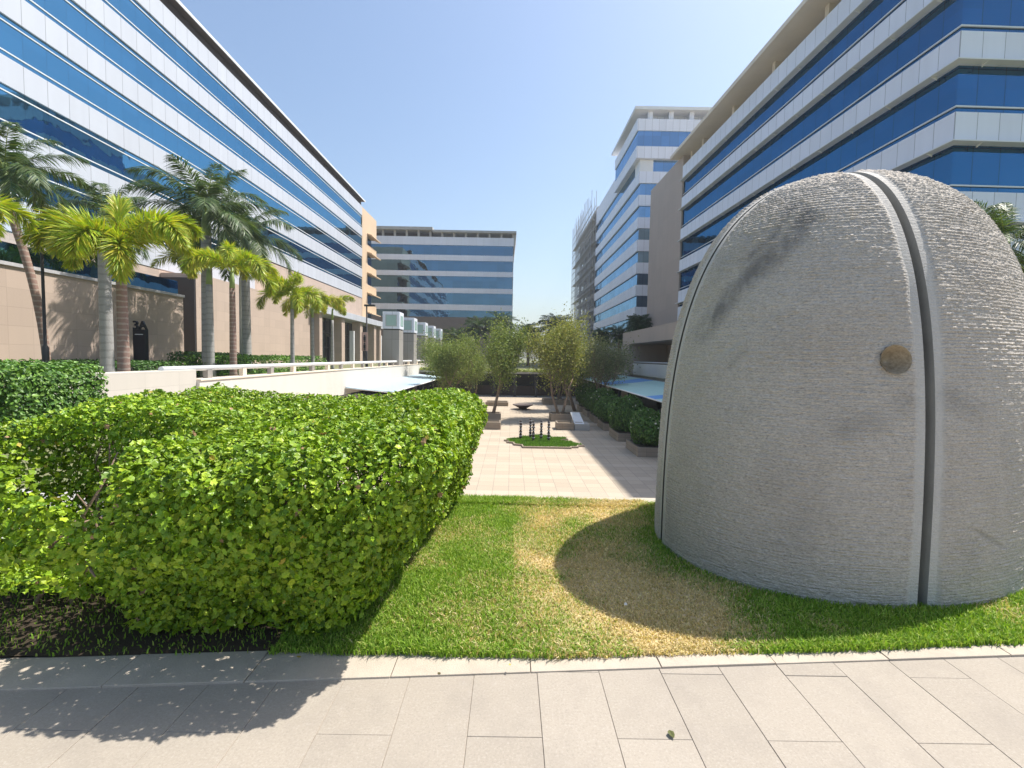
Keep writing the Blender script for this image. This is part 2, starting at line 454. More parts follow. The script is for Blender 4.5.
# kerb stones along the lawn
krng = random.Random(5)
xk = -8.0
kerb = empty('kerb', (0, 0, 0)); kerb['kind'] = 'structure'
M['kerb'] = mottled('kerb_stone', (.43, .37, .30), .16, 5, .85, .25, 120)
while xk < 8.2:
    L = krng.uniform(.62, .72); x0 = xk; x1 = xk + L - .004
    h = .010 + krng.uniform(-.002, .002)
    a0, a1 = edge(x0) + .008, edge(x1) + .008
    MB().add([(x0, a0, -.03), (x1, a1, -.03), (x1, a1 + .24, -.03), (x0, a0 + .24, -.03), (x0, a0, h), (x1, a1, h), (x1, a1 + .24, h), (x0, a0 + .24, h)],
        [(0, 3, 2, 1), (4, 5, 6, 7), (0, 1, 5, 4), (1, 2, 6, 5), (2, 3, 7, 6), (3, 0, 4, 7)]).build('kerb_stone', M['kerb'], kerb, bevel=.003)
    xk += L

# lawn surface
def lawn_edge(x):
    x = np.asarray(x, float)
    e = np.interp(x, [-8, -2.6, -1.98, -1.3, -.67, -.03, .72, 1.95, 2.96, 8], [2.0, 2.37, 2.42, 2.44, 2.45, 2.43, 2.47, 2.54, 2.64, 3.02])
    return e + .025 * (fbm(np.c_[x * 9, x * 0], 4) - .5) + .03 * (fbm(np.c_[x * 2.3, x * 0 + 3], 6) - .5)
def dryness(x, y):
    """0 = lush green, 1 = straw"""
    b = np.stack([x, y], 1)
    v = fbm(b * .95, 21, 4); v2 = fbm(b * 3.1, 31, 3)
    base = 1.0 * np.exp(-(((x - .85) / .72) ** 2 + ((y - 3.1) / 1.3) ** 2)) + .75 * np.exp(-(((x - 1.0) / .9) ** 2 + ((y - 5.) / .6) ** 2))
    base = base * np.clip((x + .02) * 4, 0, 1) + .03
    front = np.clip(1 - (y - lawn_edge(x)) / .22, 0, 1) * np.clip((x - 1.15) * 3, 0, 1)
    d = base + (v - .5) * 1.5 + (v2 - .5) * .9 - front * .55
    d = np.where(x < .05, np.minimum(d, .16 + (v2 - .5) * .8), d)
    rr = np.hypot(x - 2.9, y - 4.4)
    d = d - np.clip(1 - (rr - 1.35) / .35, 0, 1) * .25
    return np.clip(d, 0, 1)
xs = np.linspace(-8, 9, 341); vs = np.linspace(0, 1, 70)
X, T = np.meshgrid(xs, vs)
E0 = lawn_edge(xs)[None, :]; Y = E0 + T * (5.2 - E0)
Zl = .016 + .02 * (fbm(np.c_[X.ravel() * 2.5, Y.ravel() * 2.5], 8) - .5) - .012 * (T.ravel() < .01)
V = np.c_[X.ravel(), Y.ravel(), Zl]
nx, ny = len(xs), len(vs)
ii = (np.arange(ny - 1)[:, None] * nx + np.arange(nx - 1)[None]).ravel()
d = dryness(V[:, 0], V[:, 1])[:, None]
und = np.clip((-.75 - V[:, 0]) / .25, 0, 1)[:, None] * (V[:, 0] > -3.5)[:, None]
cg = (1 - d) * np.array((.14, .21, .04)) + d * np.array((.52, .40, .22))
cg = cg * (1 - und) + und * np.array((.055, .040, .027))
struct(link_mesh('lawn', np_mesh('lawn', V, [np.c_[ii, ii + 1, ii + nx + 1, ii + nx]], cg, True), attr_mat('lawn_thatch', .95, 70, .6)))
# coping at the far side of the lawn
struct(MB().box(-4.6, 13.3, 5.2, 5.42, -.2, .004).build('coping', mottled('pale_coping', (.42, .37, .30), .1, 4, .8, .1)))
struct(MB().add([(-9, 2.2, .05), (-3.75, 2.2, .05), (-3.75, 5.2, .05), (-9, 5.2, .05)], [(0, 1, 2, 3)]).build('side_path', mottled('grey_path', (.42, .40, .38), .1, 4, .85)))

# grass blades
def grass(n, xr, yr, dens=None, hmin=.025, hmax=.06, seed=1, z=.012, wide=1.):
    hmin, hmax = hmin * .75, hmax * .8
    r = np.random.default_rng(seed)
    x = r.uniform(*xr, n); y = r.uniform(*yr, n)
    m = y > lawn_edge(x) - .02 * r.random(n)
    if dens is not None: m &= r.random(n) < dens(x, y)
    x, y = x[m], y[m]; n = len(x)
    dry = dryness(x, y)
    h = r.uniform(hmin, hmax, n) * (1 - .35 * dry) * (.75 + .6 * fbm(np.c_[x * 1.6, y * 1.6], 14))
    wd = r.uniform(.0022, .0045, n) * wide
    a = r.uniform(0, 6.283, n); lean = r.uniform(.1, .9, n) + dry * .4; b = r.uniform(0, 6.283, n)
    side = np.c_[np.cos(a), np.sin(a), 0 * a] * wd[:, None]
    ld = np.c_[np.cos(b), np.sin(b), 0 * b]
    p0 = np.c_[x, y, np.full(n, z)]
    p1 = p0 + ld * (h * lean * .3)[:, None] + np.c_[0 * h, 0 * h, h * .6]
    p2 = p0 + ld * (h * lean)[:, None] + np.c_[0 * h, 0 * h, h * (1 - .25 * lean)]
    V = np.stack([p0 - side, p0 + side, p1 - side * .8, p1 + side * .8, p2], 1).reshape(-1, 3)
    o = (np.arange(n) * 5)[:, None]
    straw = (r.random(n) < dry * 1.1 - .08)[:, None]
    g = pick_cols(n, [(.225, .37, .045), (.28, .43, .055), (.16, .285, .035), (.40, .48, .11)], r=r)
    s = pick_cols(n, [(.72, .57, .30), (.62, .47, .24), (.78, .66, .40), (.50, .42, .19)], r=r)
    c = np.where(straw, s, g)
    return V, [o + np.array([(0, 1, 3, 2)]), o + np.array([(2, 3, 4)])], np.repeat(c, 5, 0)
def in_dome(x, y):
    c, s_ = math.cos(.504), math.sin(.504); u = (x - 3.049) * c + (y - 4.431) * s_; v = -(x - 3.049) * s_ + (y - 4.431) * c
    return (u / 1.80) ** 2 + (v / 1.80 / .716) ** 2 < .97
parts = [grass(200000, (-1.25, 2.2), (2.38, 5.2), lambda x, y: ~in_dome(x, y) * np.clip(1.25 - y * .12, .4, 1) * np.where((x > .1), .8, 1.), seed=1),
         grass(60000, (2.2, 4.6), (2.4, 4.2), lambda x, y: ~in_dome(x, y) * (y < 3.9), .03, .07, seed=2),
         grass(9000, (-3.4, -1.1), (2.36, 5.2), None, .02, .05, seed=3),
         grass(24000, (-1.2, 1.5), (5.0, 5.24), lambda x, y: np.where(x < .3, 1., .45), .04, .085, seed=4),
         grass(26000, (4.2, 8.6), (2.7, 5.2), lambda x, y: ~in_dome(x, y), .03, .07, seed=6, wide=1.6),
         grass(16000, (-.9, 3.6), (2.42, 2.66), lambda x, y: y < lawn_edge(x) + .07, .035, .075, seed=5)]
V, F, C = join(parts)
tag(link_mesh('grass', np_mesh('grass', V, F, C), M['blade']), 'short lawn grass, lush green on the left and straw dry in the middle', 'grass', kind='stuff')
# a few dead leaves and petals on lawn and slabs
for k, (x, y, z_, c, s_, lb) in enumerate([(.71, 1.945, .012, (.12, .13, .05), .042, 'olive dead leaf lying on a paving joint in front of the lawn'),
        (-1.06, 2.36, .045, (.40, .30, .06), .03, 'yellow fallen leaf on the shaded kerb below the hedge'),
        (-.33, 2.30, .010, (.13, .11, .05), .02, 'small brown leaf on the kerb by the hedge shadow edge'),
        (.75, 2.90, .07, (.72, .70, .66), .03, 'white petal lying on the straw patch of lawn'),
        (.02, 2.33, .045, (.55, .45, .10), .016, 'tiny yellow leaf on the sunlit kerb')]):
    a = k * 1.3
    Vv, Ff, Cc = leaves(np.array([(0, 0, .0)]), np.array([(0, 0, 1.)]), np.array([s_]), np.array([c]), .3, np.random.default_rng(k))
    o = link_mesh('fallen_leaf', np_mesh('fallen_leaf', Vv, Ff, Cc), M['leaf_dull']); o.location = (x, y, z_)
    tag(o, lb, 'leaf', 'leaves fallen on the ground')

# ------------------------------------------------------------------ the stone dome
def dome_surface(T, S, sc=1.):
    Hh, n_, m_ = 3.218, 3.061, 2.707
    z = np.sin(S * np.pi / 2) * Hh
    r = 1.825 * np.maximum(1 - (z / Hh) ** n_, 0) ** (1 / m_) * sc
    x = r * np.cos(T); y = r * np.sin(T) * .716
    c, s_ = math.cos(.504), math.sin(.504)
    return np.stack([3.049 + c * x - s_ * y, 4.431 + s_ * x + c * y, z * (1 if sc == 1 else .93)], -1)
def seg_dist(P, pts):
    best = np.full(len(P), 9.)
    for a, b in zip(pts[:-1], pts[1:]):
        a = np.array(a); b = np.array(b); ab = b - a
        tt = np.clip(((P - a) @ ab) / (ab @ ab), 0, 1)
        best = np.minimum(best, np.linalg.norm(P - a - tt[:, None] * ab, axis=1))
    return best
SX, SY, SW, SWY = 2.697, 4.05, .034, .020
nT, nS = 1400, 580
# rows: finer where the wall is steep
Tg, Sg = np.meshgrid(np.arange(nT) / nT * 2 * np.pi, np.concatenate([np.linspace(0, .8, 400), np.linspace(.8, 1, 181)[1:]]) * .9995)
base = dome_surface(Tg, Sg)
dT = np.roll(base, -1, 1) - np.roll(base, 1, 1); dS = np.gradient(base, axis=0)
Nn = np.cross(dT, dS); Nn /= np.linalg.norm(Nn, axis=2)[..., None] + 1e-12
P0 = base.reshape(-1, 3); N0 = Nn.reshape(-1, 3)
dcut = np.minimum(np.abs(P0[:, 0] - SX), np.abs(P0[:, 1] - SY) + .02) - SW
marg = np.clip((dcut - .040 - .022 * fbm(P0 * 6, 50, 2)) / .03, 0, 1)        # hand-dressed smooth margin beside each slot
rowh = .023
q = P0[:, 2] / rowh + .8 * (fbm(P0 * 2.2, 40, 2) - .5)
rid = np.floor(q); rf = q - rid
u_ = Tg.ravel() * 1.5
chip = vnoise(np.c_[u_ * 24 + rid * 7.31, rid * 1.7, 0 * u_], 61)
chip2 = vnoise(np.c_[u_ * 60 + rid * 3.1, rid * 2.3, rf * 1.2], 62)
steep = np.clip(N0[:, 2], 0, 1)
prof = np.sin(np.pi * np.clip(rf, 0, 1)) ** .6
amp = .0095 + .004 * steep
disp = amp * (.65 * chip * prof + (.55 + .5 * steep) * chip2 * prof) + .006 * (fbm(P0 * 9, 70, 3) - .5) + .012 * (fbm(P0 * 1.3, 71, 2) - .5)
sA = seg_dist(P0, [(2.14, 3.51, 2.67), (2.04, 3.48, 2.54), (1.84, 3.5, 2.32), (1.51, 3.74, 1.83)])
sA2 = seg_dist(P0, [(2.11, 3.63, 2.77), (1.94, 3.56, 2.53), (1.75, 3.63, 2.35)])
stA = np.maximum(np.clip(1.2 - sA / .11, 0, 1), .8 * np.clip(1 - sA2 / .07, 0, 1)) * np.clip(2.2 * fbm(P0 * (14, 14, 4), 80, 3) - .35, 0, 1.2)
stF = .9 * np.clip(1 - seg_dist(P0, [(2.18, 3.02, 1.16), (2.38, 2.99, 1.26), (2.54, 2.99, 1.35)]) / .11, 0, 1) * fbm(P0 * 7, 81, 3)
stG = .9 * np.clip(1 - seg_dist(P0, [(2.76, 3.0, 1.41), (3.06, 3.04, 1.31)]) / .12, 0, 1) * fbm(P0 * 7, 82, 3)
stE = .7 * np.clip(1 - seg_dist(P0, [(1.58, 3.45, 1.57), (1.66, 3.38, 1.68)]) / .05, 0, 1)
wob = .02 * (fbm(P0 * 6, 84, 2) - .5)
crC = np.clip(1 - np.abs(seg_dist(P0, [(2.65, 2.96, .79), (2.9, 2.99, .61), (3.37, 3.12, .37)]) + wob) / .022, 0, 1)
crD = .8 * np.clip(1 - np.abs(seg_dist(P0, [(2.6, 2.96, .6), (2.38, 2.97, .41), (2.19, 3.0, .23)]) + wob) / .022, 0, 1)
lnB = np.clip(1 - np.abs(seg_dist(P0, [(2.27, 3.24, 2.36), (1.96, 3.26, 2.08), (1.67, 3.4, 1.79), (1.39, 3.8, 1.36)]) + wob * .5) / .032, 0, 1)
stain = np.clip(np.maximum.reduce([stA, stF, stG, stE, crC * .9, crD * .9]), 0, 1)
disp = disp * marg * (1 - .7 * lnB) - .004 * (1 - marg) - .008 * np.maximum(crC, crD) - .004 * lnB
P1 = P0 + N0 * disp[:, None]
P1[:nT, 2] = -.05
fi = (np.arange(nS - 1)[:, None] * nT + np.arange(nT)[None]).ravel(); fj = (np.arange(nS - 1)[:, None] * nT + ((np.arange(nT) + 1) % nT)[None]).ravel()
FQ = np.c_[fi, fj, fj + nT, fi + nT]
DIM = np.array((2.47, 3.05, 1.63)); DR = .090
t = NT('split_granite'); co = t.co()
at = lambda nme: t.n('ShaderNodeAttribute', attribute_name=nme).outputs['Fac']
x, y, z = t.sep(co)
g1 = t.noise(1.1, 5, .6); g2 = t.noise(150, 3, .7); g3 = t.noise(40, 4, .65, t.scale(co, (1, 1, 2.2)))
colr = t.ramp(t.math('ADD', t.math('MULTIPLY', g3, .6), t.math('MULTIPLY', g2, .4)), (.3, (.46, .405, .35)), (.52, (.61, .55, .485)), (.7, (.74, .68, .61)))
colr = t.mix(t.ramp(g1, (.45, 0), (.68, .30)), colr, (.46, .37, .29))
colr = t.mix(t.ramp(t.noise(2.1, 4, .6), (.52, 0), (.75, .30)), colr, (.30, .30, .30))
pit = t.noise(62, 3, .6, t.scale(co, (1, 1, 2.8)))
colr = t.mix(t.ramp(pit, (.36, .50), (.47, 0)), colr, (.24, .215, .19))
colr = t.mix(t.ramp(pit, (.54, 0), (.66, .45)), colr, (.74, .68, .61))
colr = t.mix(t.math('MULTIPLY', at('margin'), .75), colr, t.mix(g2, (.42, .40, .375), (.60, .575, .54)))
colr = t.mix(t.math('MULTIPLY', at('stain'), .62), colr, (.10, .10, .105))
colr = t.mix(t.math('MULTIPLY', at('pale'), .75), colr, (.55, .52, .48))
qz = t.math('ADD', t.math('DIVIDE', z, .023), t.math('MULTIPLY', t.noise(2.2, 2), .8))
rowp = t.math('SINE', t.math('MULTIPLY', t.math('FRACT', qz), math.pi))
rowp = t.math('POWER', rowp, .5)
rowp = t.math('MULTIPLY', rowp, t.math('MULTIPLY_ADD', t.ramp(t.noise(26, 4, .7, t.scale(co, (1, 1, 1.8))), (.38, 0), (.62, 1)), .75, .30))
colr = t.mix(t.math('MULTIPLY', t.math('SUBTRACT', 1., at('margin')), t.ramp(rowp, (.12, .20), (.36, 0))), colr, (.17, .15, .135))  # shadow in the grooves between rows, darkened into the colour
hh = t.math('ADD', t.math('ADD', t.math('MULTIPLY', g3, .8), t.math('MULTIPLY', g2, .4)), t.math('MULTIPLY', rowp, t.math('SUBTRACT', 1.3, at('margin'))))
M['stone'] = t.done(t.bsdf(colr, .85, 0, .25, t.bump(hh, .85, .011)))
t = NT('polished_dimple'); M['dimple'] = t.done(t.bsdf(t.ramp(t.noise(60, 4), (.3, (.27, .21, .14)), (.7, (.48, .39, .28))), .35, 0, .7))
M['slot_shade'] = mottled('shaded_slot', (.10, .095, .085), .2, 3, .9)  # shade inside the narrower slot, painted as a darker wall colour
M['dressed'] = mottled('dressed_granite', (.36, .345, .32), .2, 3, .75, .15, 140)
dome = empty('stone_dome', (2.655, 3.95, 0), label='grey split-face granite dome with two straight slots and a round dimple, standing on the lawn', cat='sculpture')
def dome_child(name, V, F, mat, smooth=False, extra=None):
    me = np_mesh(name, np.asarray(V) - np.array((2.655, 3.95, 0)), F, None, smooth, extra)
    return link_mesh(name, me, mat, dome)
for sx in (-1, 1):
    for sy in (-1, 1):
        fx = sx * (P1[:, 0] - SX) - SW; fy = sy * (P1[:, 1] - SY) - SWY
        inside = (fx > 0) & (fy > 0)
        fm = inside[FQ].any(1)
        if (sx, sy) == (-1, -1):
            fm &= ~(np.linalg.norm(P1[FQ].mean(1) - DIM, axis=1) < DR)
        fq = FQ[fm]
        used = np.unique(fq); remap = np.full(len(P1), -1); remap[used] = np.arange(len(used))
        Vq = P1[used].copy(); fq = remap[fq]
        cx = sx * (Vq[:, 0] - SX) < SW + 1e-6; cy = sy * (Vq[:, 1] - SY) < SWY + 1e-6
        Vq[cx, 0] = SX + sx * SW; Vq[cy, 1] = SY + sy * SWY
        seg = dome_child('stone_segment', Vq, [fq], M['stone'], False, {'margin': 1 - marg[used], 'stain': stain[used], 'pale': lnB[used]})
        # dressed walls of the slots
        e = np.concatenate([fq[:, [k, (k + 1) % 4]] for k in range(4)])
        es = np.sort(e, 1); key = es[:, 0].astype(np.int64) * 10 ** 7 + es[:, 1]
        uq, idx, cnt = np.unique(key, return_index=True, return_counts=True)
        be = e[idx[cnt == 1]]
        wm = []; wv = []; wi = []
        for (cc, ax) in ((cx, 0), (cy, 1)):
            b = be[cc[be].all(1)]
            if not len(b): continue
            A = Vq[b[:, 0]]; Bv = Vq[b[:, 1]]
            def inn(p):
                p = p.copy()
                if ax == 0: p[:, 1] = SY + sy * SWY + (p[:, 1] - SY - sy * SWY) * .62
                else: p[:, 0] = SX + sx * SW + (p[:, 0] - SX - sx * SW) * .62
                p[:, 2] *= .62; return p
            o = sum(len(v) for v in wv); n_ = len(b)
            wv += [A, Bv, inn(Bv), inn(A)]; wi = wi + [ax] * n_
            k = np.arange(n_)[:, None]
            wm.append(np.concatenate([o + k, o + n_ + k, o + 2 * n_ + k, o + 3 * n_ + k], 1))
        wo = link_mesh('slot_wall', np_mesh('slot_wall', np.concatenate(wv) - np.array((2.655, 3.95, 0)), [np.concatenate(wm)]), [M['dressed'], M['slot_shade']], seg)
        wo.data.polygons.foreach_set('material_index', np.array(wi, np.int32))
        if (sx, sy) == (-1, -1):
            # polished dimple let into the face
            nd = N0[np.argmin(np.linalg.norm(P0 - DIM, axis=1))]
            a = np.cross(nd, (0, 0, 1)); a /= np.linalg.norm(a); b_ = np.cross(a, nd)
            rings = 14; seg_n = 40; vv = []; ff = []
            for i in range(rings + 1):
                rr = (DR + .005) * i / rings; dp = .008 - .12 * (1 - (rr / (DR + .005)) ** 2)
                for k in range(seg_n):
                    an = 2 * math.pi * k / seg_n; vv.append(DIM + nd * (dp) + (a * math.cos(an) + b_ * math.sin(an)) * rr)
            for i in range(rings):
                for k in range(seg_n): ff.append((i * seg_n + k, i * seg_n + (k + 1) % seg_n, (i + 1) * seg_n + (k + 1) % seg_n, (i + 1) * seg_n + k))
            dome_child('dimple', vv, [np.array(ff)], M['dimple'], True)
Tc, Sc = np.meshgrid(np.arange(60) / 60 * 2 * np.pi, np.linspace(0, .999, 30))
cv = dome_surface(Tc, Sc, .80).reshape(-1, 3)
ci = (np.arange(29)[:, None] * 60 + np.arange(60)[None]).ravel(); cj = (np.arange(29)[:, None] * 60 + ((np.arange(60) + 1) % 60)[None]).ravel()
dome_child('core', cv, [np.c_[ci, cj, cj + 60, ci + 60]], M['dressed'], True)

# ------------------------------------------------------------------ big hedge
def sd_box(p, c, h, r):
    q = np.abs(p - np.array(c)) - (np.array(h) - r)
    return np.linalg.norm(np.maximum(q, 0), axis=1) + np.minimum(q.max(1), 0) - r
def hedge_sdf(p):
    x, y, z = p.T
    zz = np.clip(1 - z / 1.1, 0, 1)
    fr = np.clip((5.25 - y) / 2.9, 0, 1)
    q = p.copy()
    q[:, 0] = x + zz * (.20 + .50 * fr) * np.clip((x + 2.2) / 1.6, 0, 1)           # right side tapers in below
    q[:, 1] = y + .22 * np.clip(3.2 - y, 0, 1) * np.clip((z - .25) / .4, 0, 1) - .2 * zz * np.clip((3.6 - y), 0, 1)
    q[:, 2] = z - .05 * np.sin(x * 1.4 + 1) - .05 * (y - 3.8) * .3
    d = sd_box(q, (-1.82, 3.80, .60), (1.57, 1.48, .60), .36)
    notch = sd_box(p, (-2.55, 2.82, 1.22), (.62, .46, .80), .12)
    d = np.maximum(d, -notch)
    slope = (z - (1.10 - .36 * np.clip((x + 2.55) / .6, 0, 1))) * .9
    arm = (x < -1.95) & (y < 2.95)
    d = np.where(arm, np.maximum(d, slope), d)
    under = sd_box(p, (-3.0, 2.55, .02), (1.0, .55, .30), .1)                        # bare underneath on the left
    d = np.maximum(d, -under)
    return d + .15 * (fbm(p * 1.9, 90, 3) - .5) + .12 * (fbm(p * 6.5, 95, 2) - .5)
r = np.random.default_rng(77)
cand = np.c_[r.uniform(-3.55, -.05, 1150000), r.uniform(2.0, 5.45, 1150000), r.uniform(.04, 1.4, 1150000)]
d = hedge_sdf(cand)
keep = (d < .015) & (d > -.17 - .1 * r.random(len(d)) ** 2)
keep |= (d < -.15) & (r.random(len(d)) < .03)
cand, d = cand[keep], d[keep]
eps = .03
G = np.stack([hedge_sdf(cand + np.eye(3)[k] * eps) - d for k in range(3)], 1); G /= np.linalg.norm(G, axis=1)[:, None] + 1e-9
nz = sd_box(cand, (-2.55, 2.88, .9), (.72, .56, .52), .1) < 0                     # the hollow is thin and twiggy inside
k = ~nz | (cand[:, 2] > .93) | (r.random(len(d)) < .30); cand, d, G = cand[k], d[k], G[k]
if len(cand) > 118000:
    pr = np.exp(d * 7); pr = pr * (118000 / pr.sum()); k = r.random(len(d)) < pr; cand, d, G = cand[k], d[k], G[k]
up = G + np.array((.12, .0, .55)); up /= np.linalg.norm(up, axis=1)[:, None]
c = pick_cols(len(cand), [(.195, .315, .015), (.25, .37, .02), (.125, .23, .014), (.34, .44, .03)], [.34, .30, .22, .14], .14, r)
tipc = r.random(len(cand)) < .006; c[tipc] = (.36, .22, .12)
patch = fbm(cand * 1.7, 97, 3)[:, None]; c = c * (.72 + .55 * patch)
tipc = r.random(len(cand)) < .003; c[tipc] = (.45, .36, .06)
V, F, C = leaves(cand, up, r.uniform(.02, .045, len(cand)) * (.8 + .5 * fbm(cand * 2.5, 98, 2)), c, .85, r, True)
hedge = empty('hedge', (-1.8, 3.8, 0), label='large bright green clipped hedge with a dark hollow, on the lawn left of the dome', cat='hedge')
o = link_mesh('foliage', np_mesh('foliage', V - np.array((-1.8, 3.8, 0)), F, C), M['leaf'], hedge)
bm = MB()
rb = random.Random(4)
for k in range(46):
    x = rb.uniform(-3.2, -.75); y = rb.uniform(2.75, 5.0)
    p = Vector((x, y, -.02)); pts = [p]; h = rb.uniform(.5, 1.02)
    for s_ in range(5): pts.append(pts[-1] + Vector((rb.uniform(-.09, .09), rb.uniform(-.09, .09), h / 5)))
    bm.tube([q - Vector((-1.8, 3.8, 0)) for q in pts], [.016, .014, .012, .010, .007, .004], 6)
for k in range(10):   # bare twigs in the hollow
    p = Vector((rb.uniform(-2.8, -1.9), rb.uniform(2.35, 2.9), rb.uniform(.35, .6)))
    q = p + Vector((rb.uniform(-.3, .3), rb.uniform(-.2, .2), rb.uniform(.05, .3)))
    bm.tube([p - Vector((-1.8, 3.8, 0)), (p + q) / 2 + Vector((0, 0, .04)) - Vector((-1.8, 3.8, 0)), q - Vector((-1.8, 3.8, 0))], [.010, .008, .004], 6)
bm.build('branches', M['bark'], hedge)

# smaller hedges on the left
def box_hedge(name, x0, x1, y0, y1, z0, z1, n, size, label, pal, seed, group=None):
    r = np.random.default_rng(seed)
    c0 = np.array(((x0 + x1) / 2, (y0 + y1) / 2, (z0 + z1) / 2)); h = np.array((x1 - x0, y1 - y0, z1 - z0)) / 2
    p = c0 + r.uniform(-1.08, 1.08, (n * 6, 3)) * h
    f = lambda p: sd_box(p, c0, h, min(h) * .5) + .35 * min(h) * (fbm(p * 1.3 / min(h) ** .5, seed, 3) - .5)
    d = f(p); k = (d < .02) & (d > -.28); p, d = p[k][:n], d[k][:n]
    G = np.stack([f(p + np.eye(3)[k] * .04) - d for k in range(3)], 1); G /= np.linalg.norm(G, axis=1)[:, None] + 1e-9
    G = G + np.array((0, 0, .5)); G /= np.linalg.norm(G, axis=1)[:, None]
    V, F, C = leaves(p, G, size * r.uniform(.6, 1.2, len(p)), pick_cols(len(p), pal, r=r), .8, r)
    e = empty(name, (c0[0], c0[1], 0), label=label, cat='hedge', group=group)
    link_mesh('foliage', np_mesh('foliage', V - np.array((c0[0], c0[1], 0)), F, C), M['leaf'], e)
    rr = random.Random(seed)
    for k in range(int(6 + (x1 - x0) * 1.5)):
        x = rr.uniform(x0 + .2, x1 - .2) - c0[0]; y = rr.uniform(y0 + .2, y1 - .2) - c0[1]
        MB().tube([(x, y, -.03), (x + rr.uniform(-.1, .1), y + rr.uniform(-.1, .1), (z0 + z1) / 2), (x + rr.uniform(-.2, .2), y + rr.uniform(-.2, .2), z1 * .9)], [.02, .015, .006], 6).build('stem', M['bark'], e)
    return e
MID = [(.09, .19, .03), (.12, .24, .035), (.06, .14, .025), (.17, .29, .05)]
box_hedge('hedge', -12.5, -7.75, 7.2, 9.4, -.1, 1.34, 42000, .075, 'rounded mid green hedge behind the large hedge at the left edge, before the white wall', MID, 5)
box_hedge('hedge', -24., -18.6, 23.5, 27.5, 0, 1.05, 9000, .14, 'low dark hedge strip at the foot of the black 3A slab', [(.05, .12, .02), (.08, .17, .03)], 6)
box_hedge('hedge', -22.2, -18.2, 30.5, 33.5, 0, 1.55, 7000, .14, 'rounded dark clipped bush just right of the 3A slab', [(.045, .11, .018), (.07, .15, .025)], 7)
box_hedge('hedge', -20.5, -16.2, 29.5, 42., 0, 1.4, 12000, .15, 'long bright green hedge under the palms before the taupe wall', [(.12, .25, .03), (.17, .31, .04), (.08, .17, .03)], 8)

# ------------------------------------------------------------------ palms
def frond(L, droop, up, leaf_len, n, plume, r, width=.035, pal=None, twist=0.):
    """arched frond along +x from origin; returns V,F,C. plume: leaflets all round the rib"""
    # rib
    ts = np.linspace(0, 1, 12)
    ang = up - droop * ts ** 1.35
    dx = np.cos(ang); dz = np.sin(ang); step = L / 11
    px = np.concatenate([[0], np.cumsum(dx[:-1] * step)]); pz = np.concatenate([[0], np.cumsum(dz[:-1] * step)])
    rib = np.c_[px, 0 * px, pz]
    V = []; F = []; C = []
    wr = .028 * (1 - ts * .85)
    for s_ in range(11):
        o = len(V)
        for k, i in ((0, s_), (1, s_ + 1)):
            V += [rib[i] + (0, wr[i], 0), rib[i] - (0, wr[i], 0)]
        F.append((o, o + 1, o + 3, o + 2)); C += [np.array((.20, .24, .06))] * 4
    V = np.array(V); F = np.array(F); C = np.array(C)
    tt = np.sort(r.uniform(.13, 1., n)); 
    bp = np.stack([np.interp(tt, ts, rib[:, k]) for k in range(3)], 1)
    an = np.interp(tt, ts, ang)
    tan = np.c_[np.cos(an), 0 * an, np.sin(an)]; nor = np.c_[-np.sin(an), 0 * an, np.cos(an)]; side = np.array((0, 1., 0))[None]
    if plume: ph = r.uniform(0, 2 * np.pi, n)
    else: ph = np.where(r.random(n) < .5, 0, np.pi) + r.normal(size=n) * .28 + np.where(r.random(n) < .5, .25, -.1)
    out = np.cos(ph)[:, None] * side + np.sin(ph)[:, None] * nor
    fwd = (.55 + .6 * tt)[:, None]
    d = out + tan * fwd; d /= np.linalg.norm(d, axis=1)[:, None]
    prof = np.sin(np.pi * np.clip(tt * .80 + .16, 0, 1)) ** .6
    ll = leaf_len * prof * r.uniform(.8, 1.15, n)
    wd = np.cross(d, nor + r.normal(size=(n, 3)) * .3); wd /= np.linalg.norm(wd, axis=1)[:, None]
    wd *= (width * r.uniform(.7, 1.2, n))[:, None]
    g = np.array((0, 0, -1.))[None] * (ll * (.18 if plume else .42))[:, None]
    p1 = bp + d * (ll * .5)[:, None] + g * .25; p2 = bp + d * ll[:, None] + g
    VV = np.stack([bp - wd * .4, bp + wd * .4, p1 - wd, p1 + wd, p2], 1).reshape(-1, 3)
    o = len(V) + (np.arange(n) * 5)[:, None]
    cc = np.repeat(pick_cols(n, pal, r=r), 5, 0)
    return np.concatenate([V, VV]), [np.concatenate([F, o + np.array([(0, 1, 3, 2)])]), o + np.array([(2, 3, 4)])], np.concatenate([C, cc])

def crown_mesh(name, specs, seed):
    """specs: list of (azimuth, frond kwargs)"""
    r = np.random.default_rng(seed); parts = []
    for az_, kw in specs:
        V, F, C = frond(r=r, **kw)
        # roll a little, then turn
        ro = r.normal() * .25; c, s_ = math.cos(ro), math.sin(ro)
        V = np.c_[V[:, 0], V[:, 1] * c - V[:, 2] * 0 * s_ , V[:, 2] + V[:, 1] * s_ * .5]
        c, s_ = math.cos(az_), math.sin(az_)
        V = np.c_[V[:, 0] * c - V[:, 1] * s_ + .05 * c, V[:, 0] * s_ + V[:, 1] * c + .05 * s_, V[:, 2]]
        parts.append((V, F, C))
    V, F, C = join(parts)
    return np_mesh(name, V, F, C)

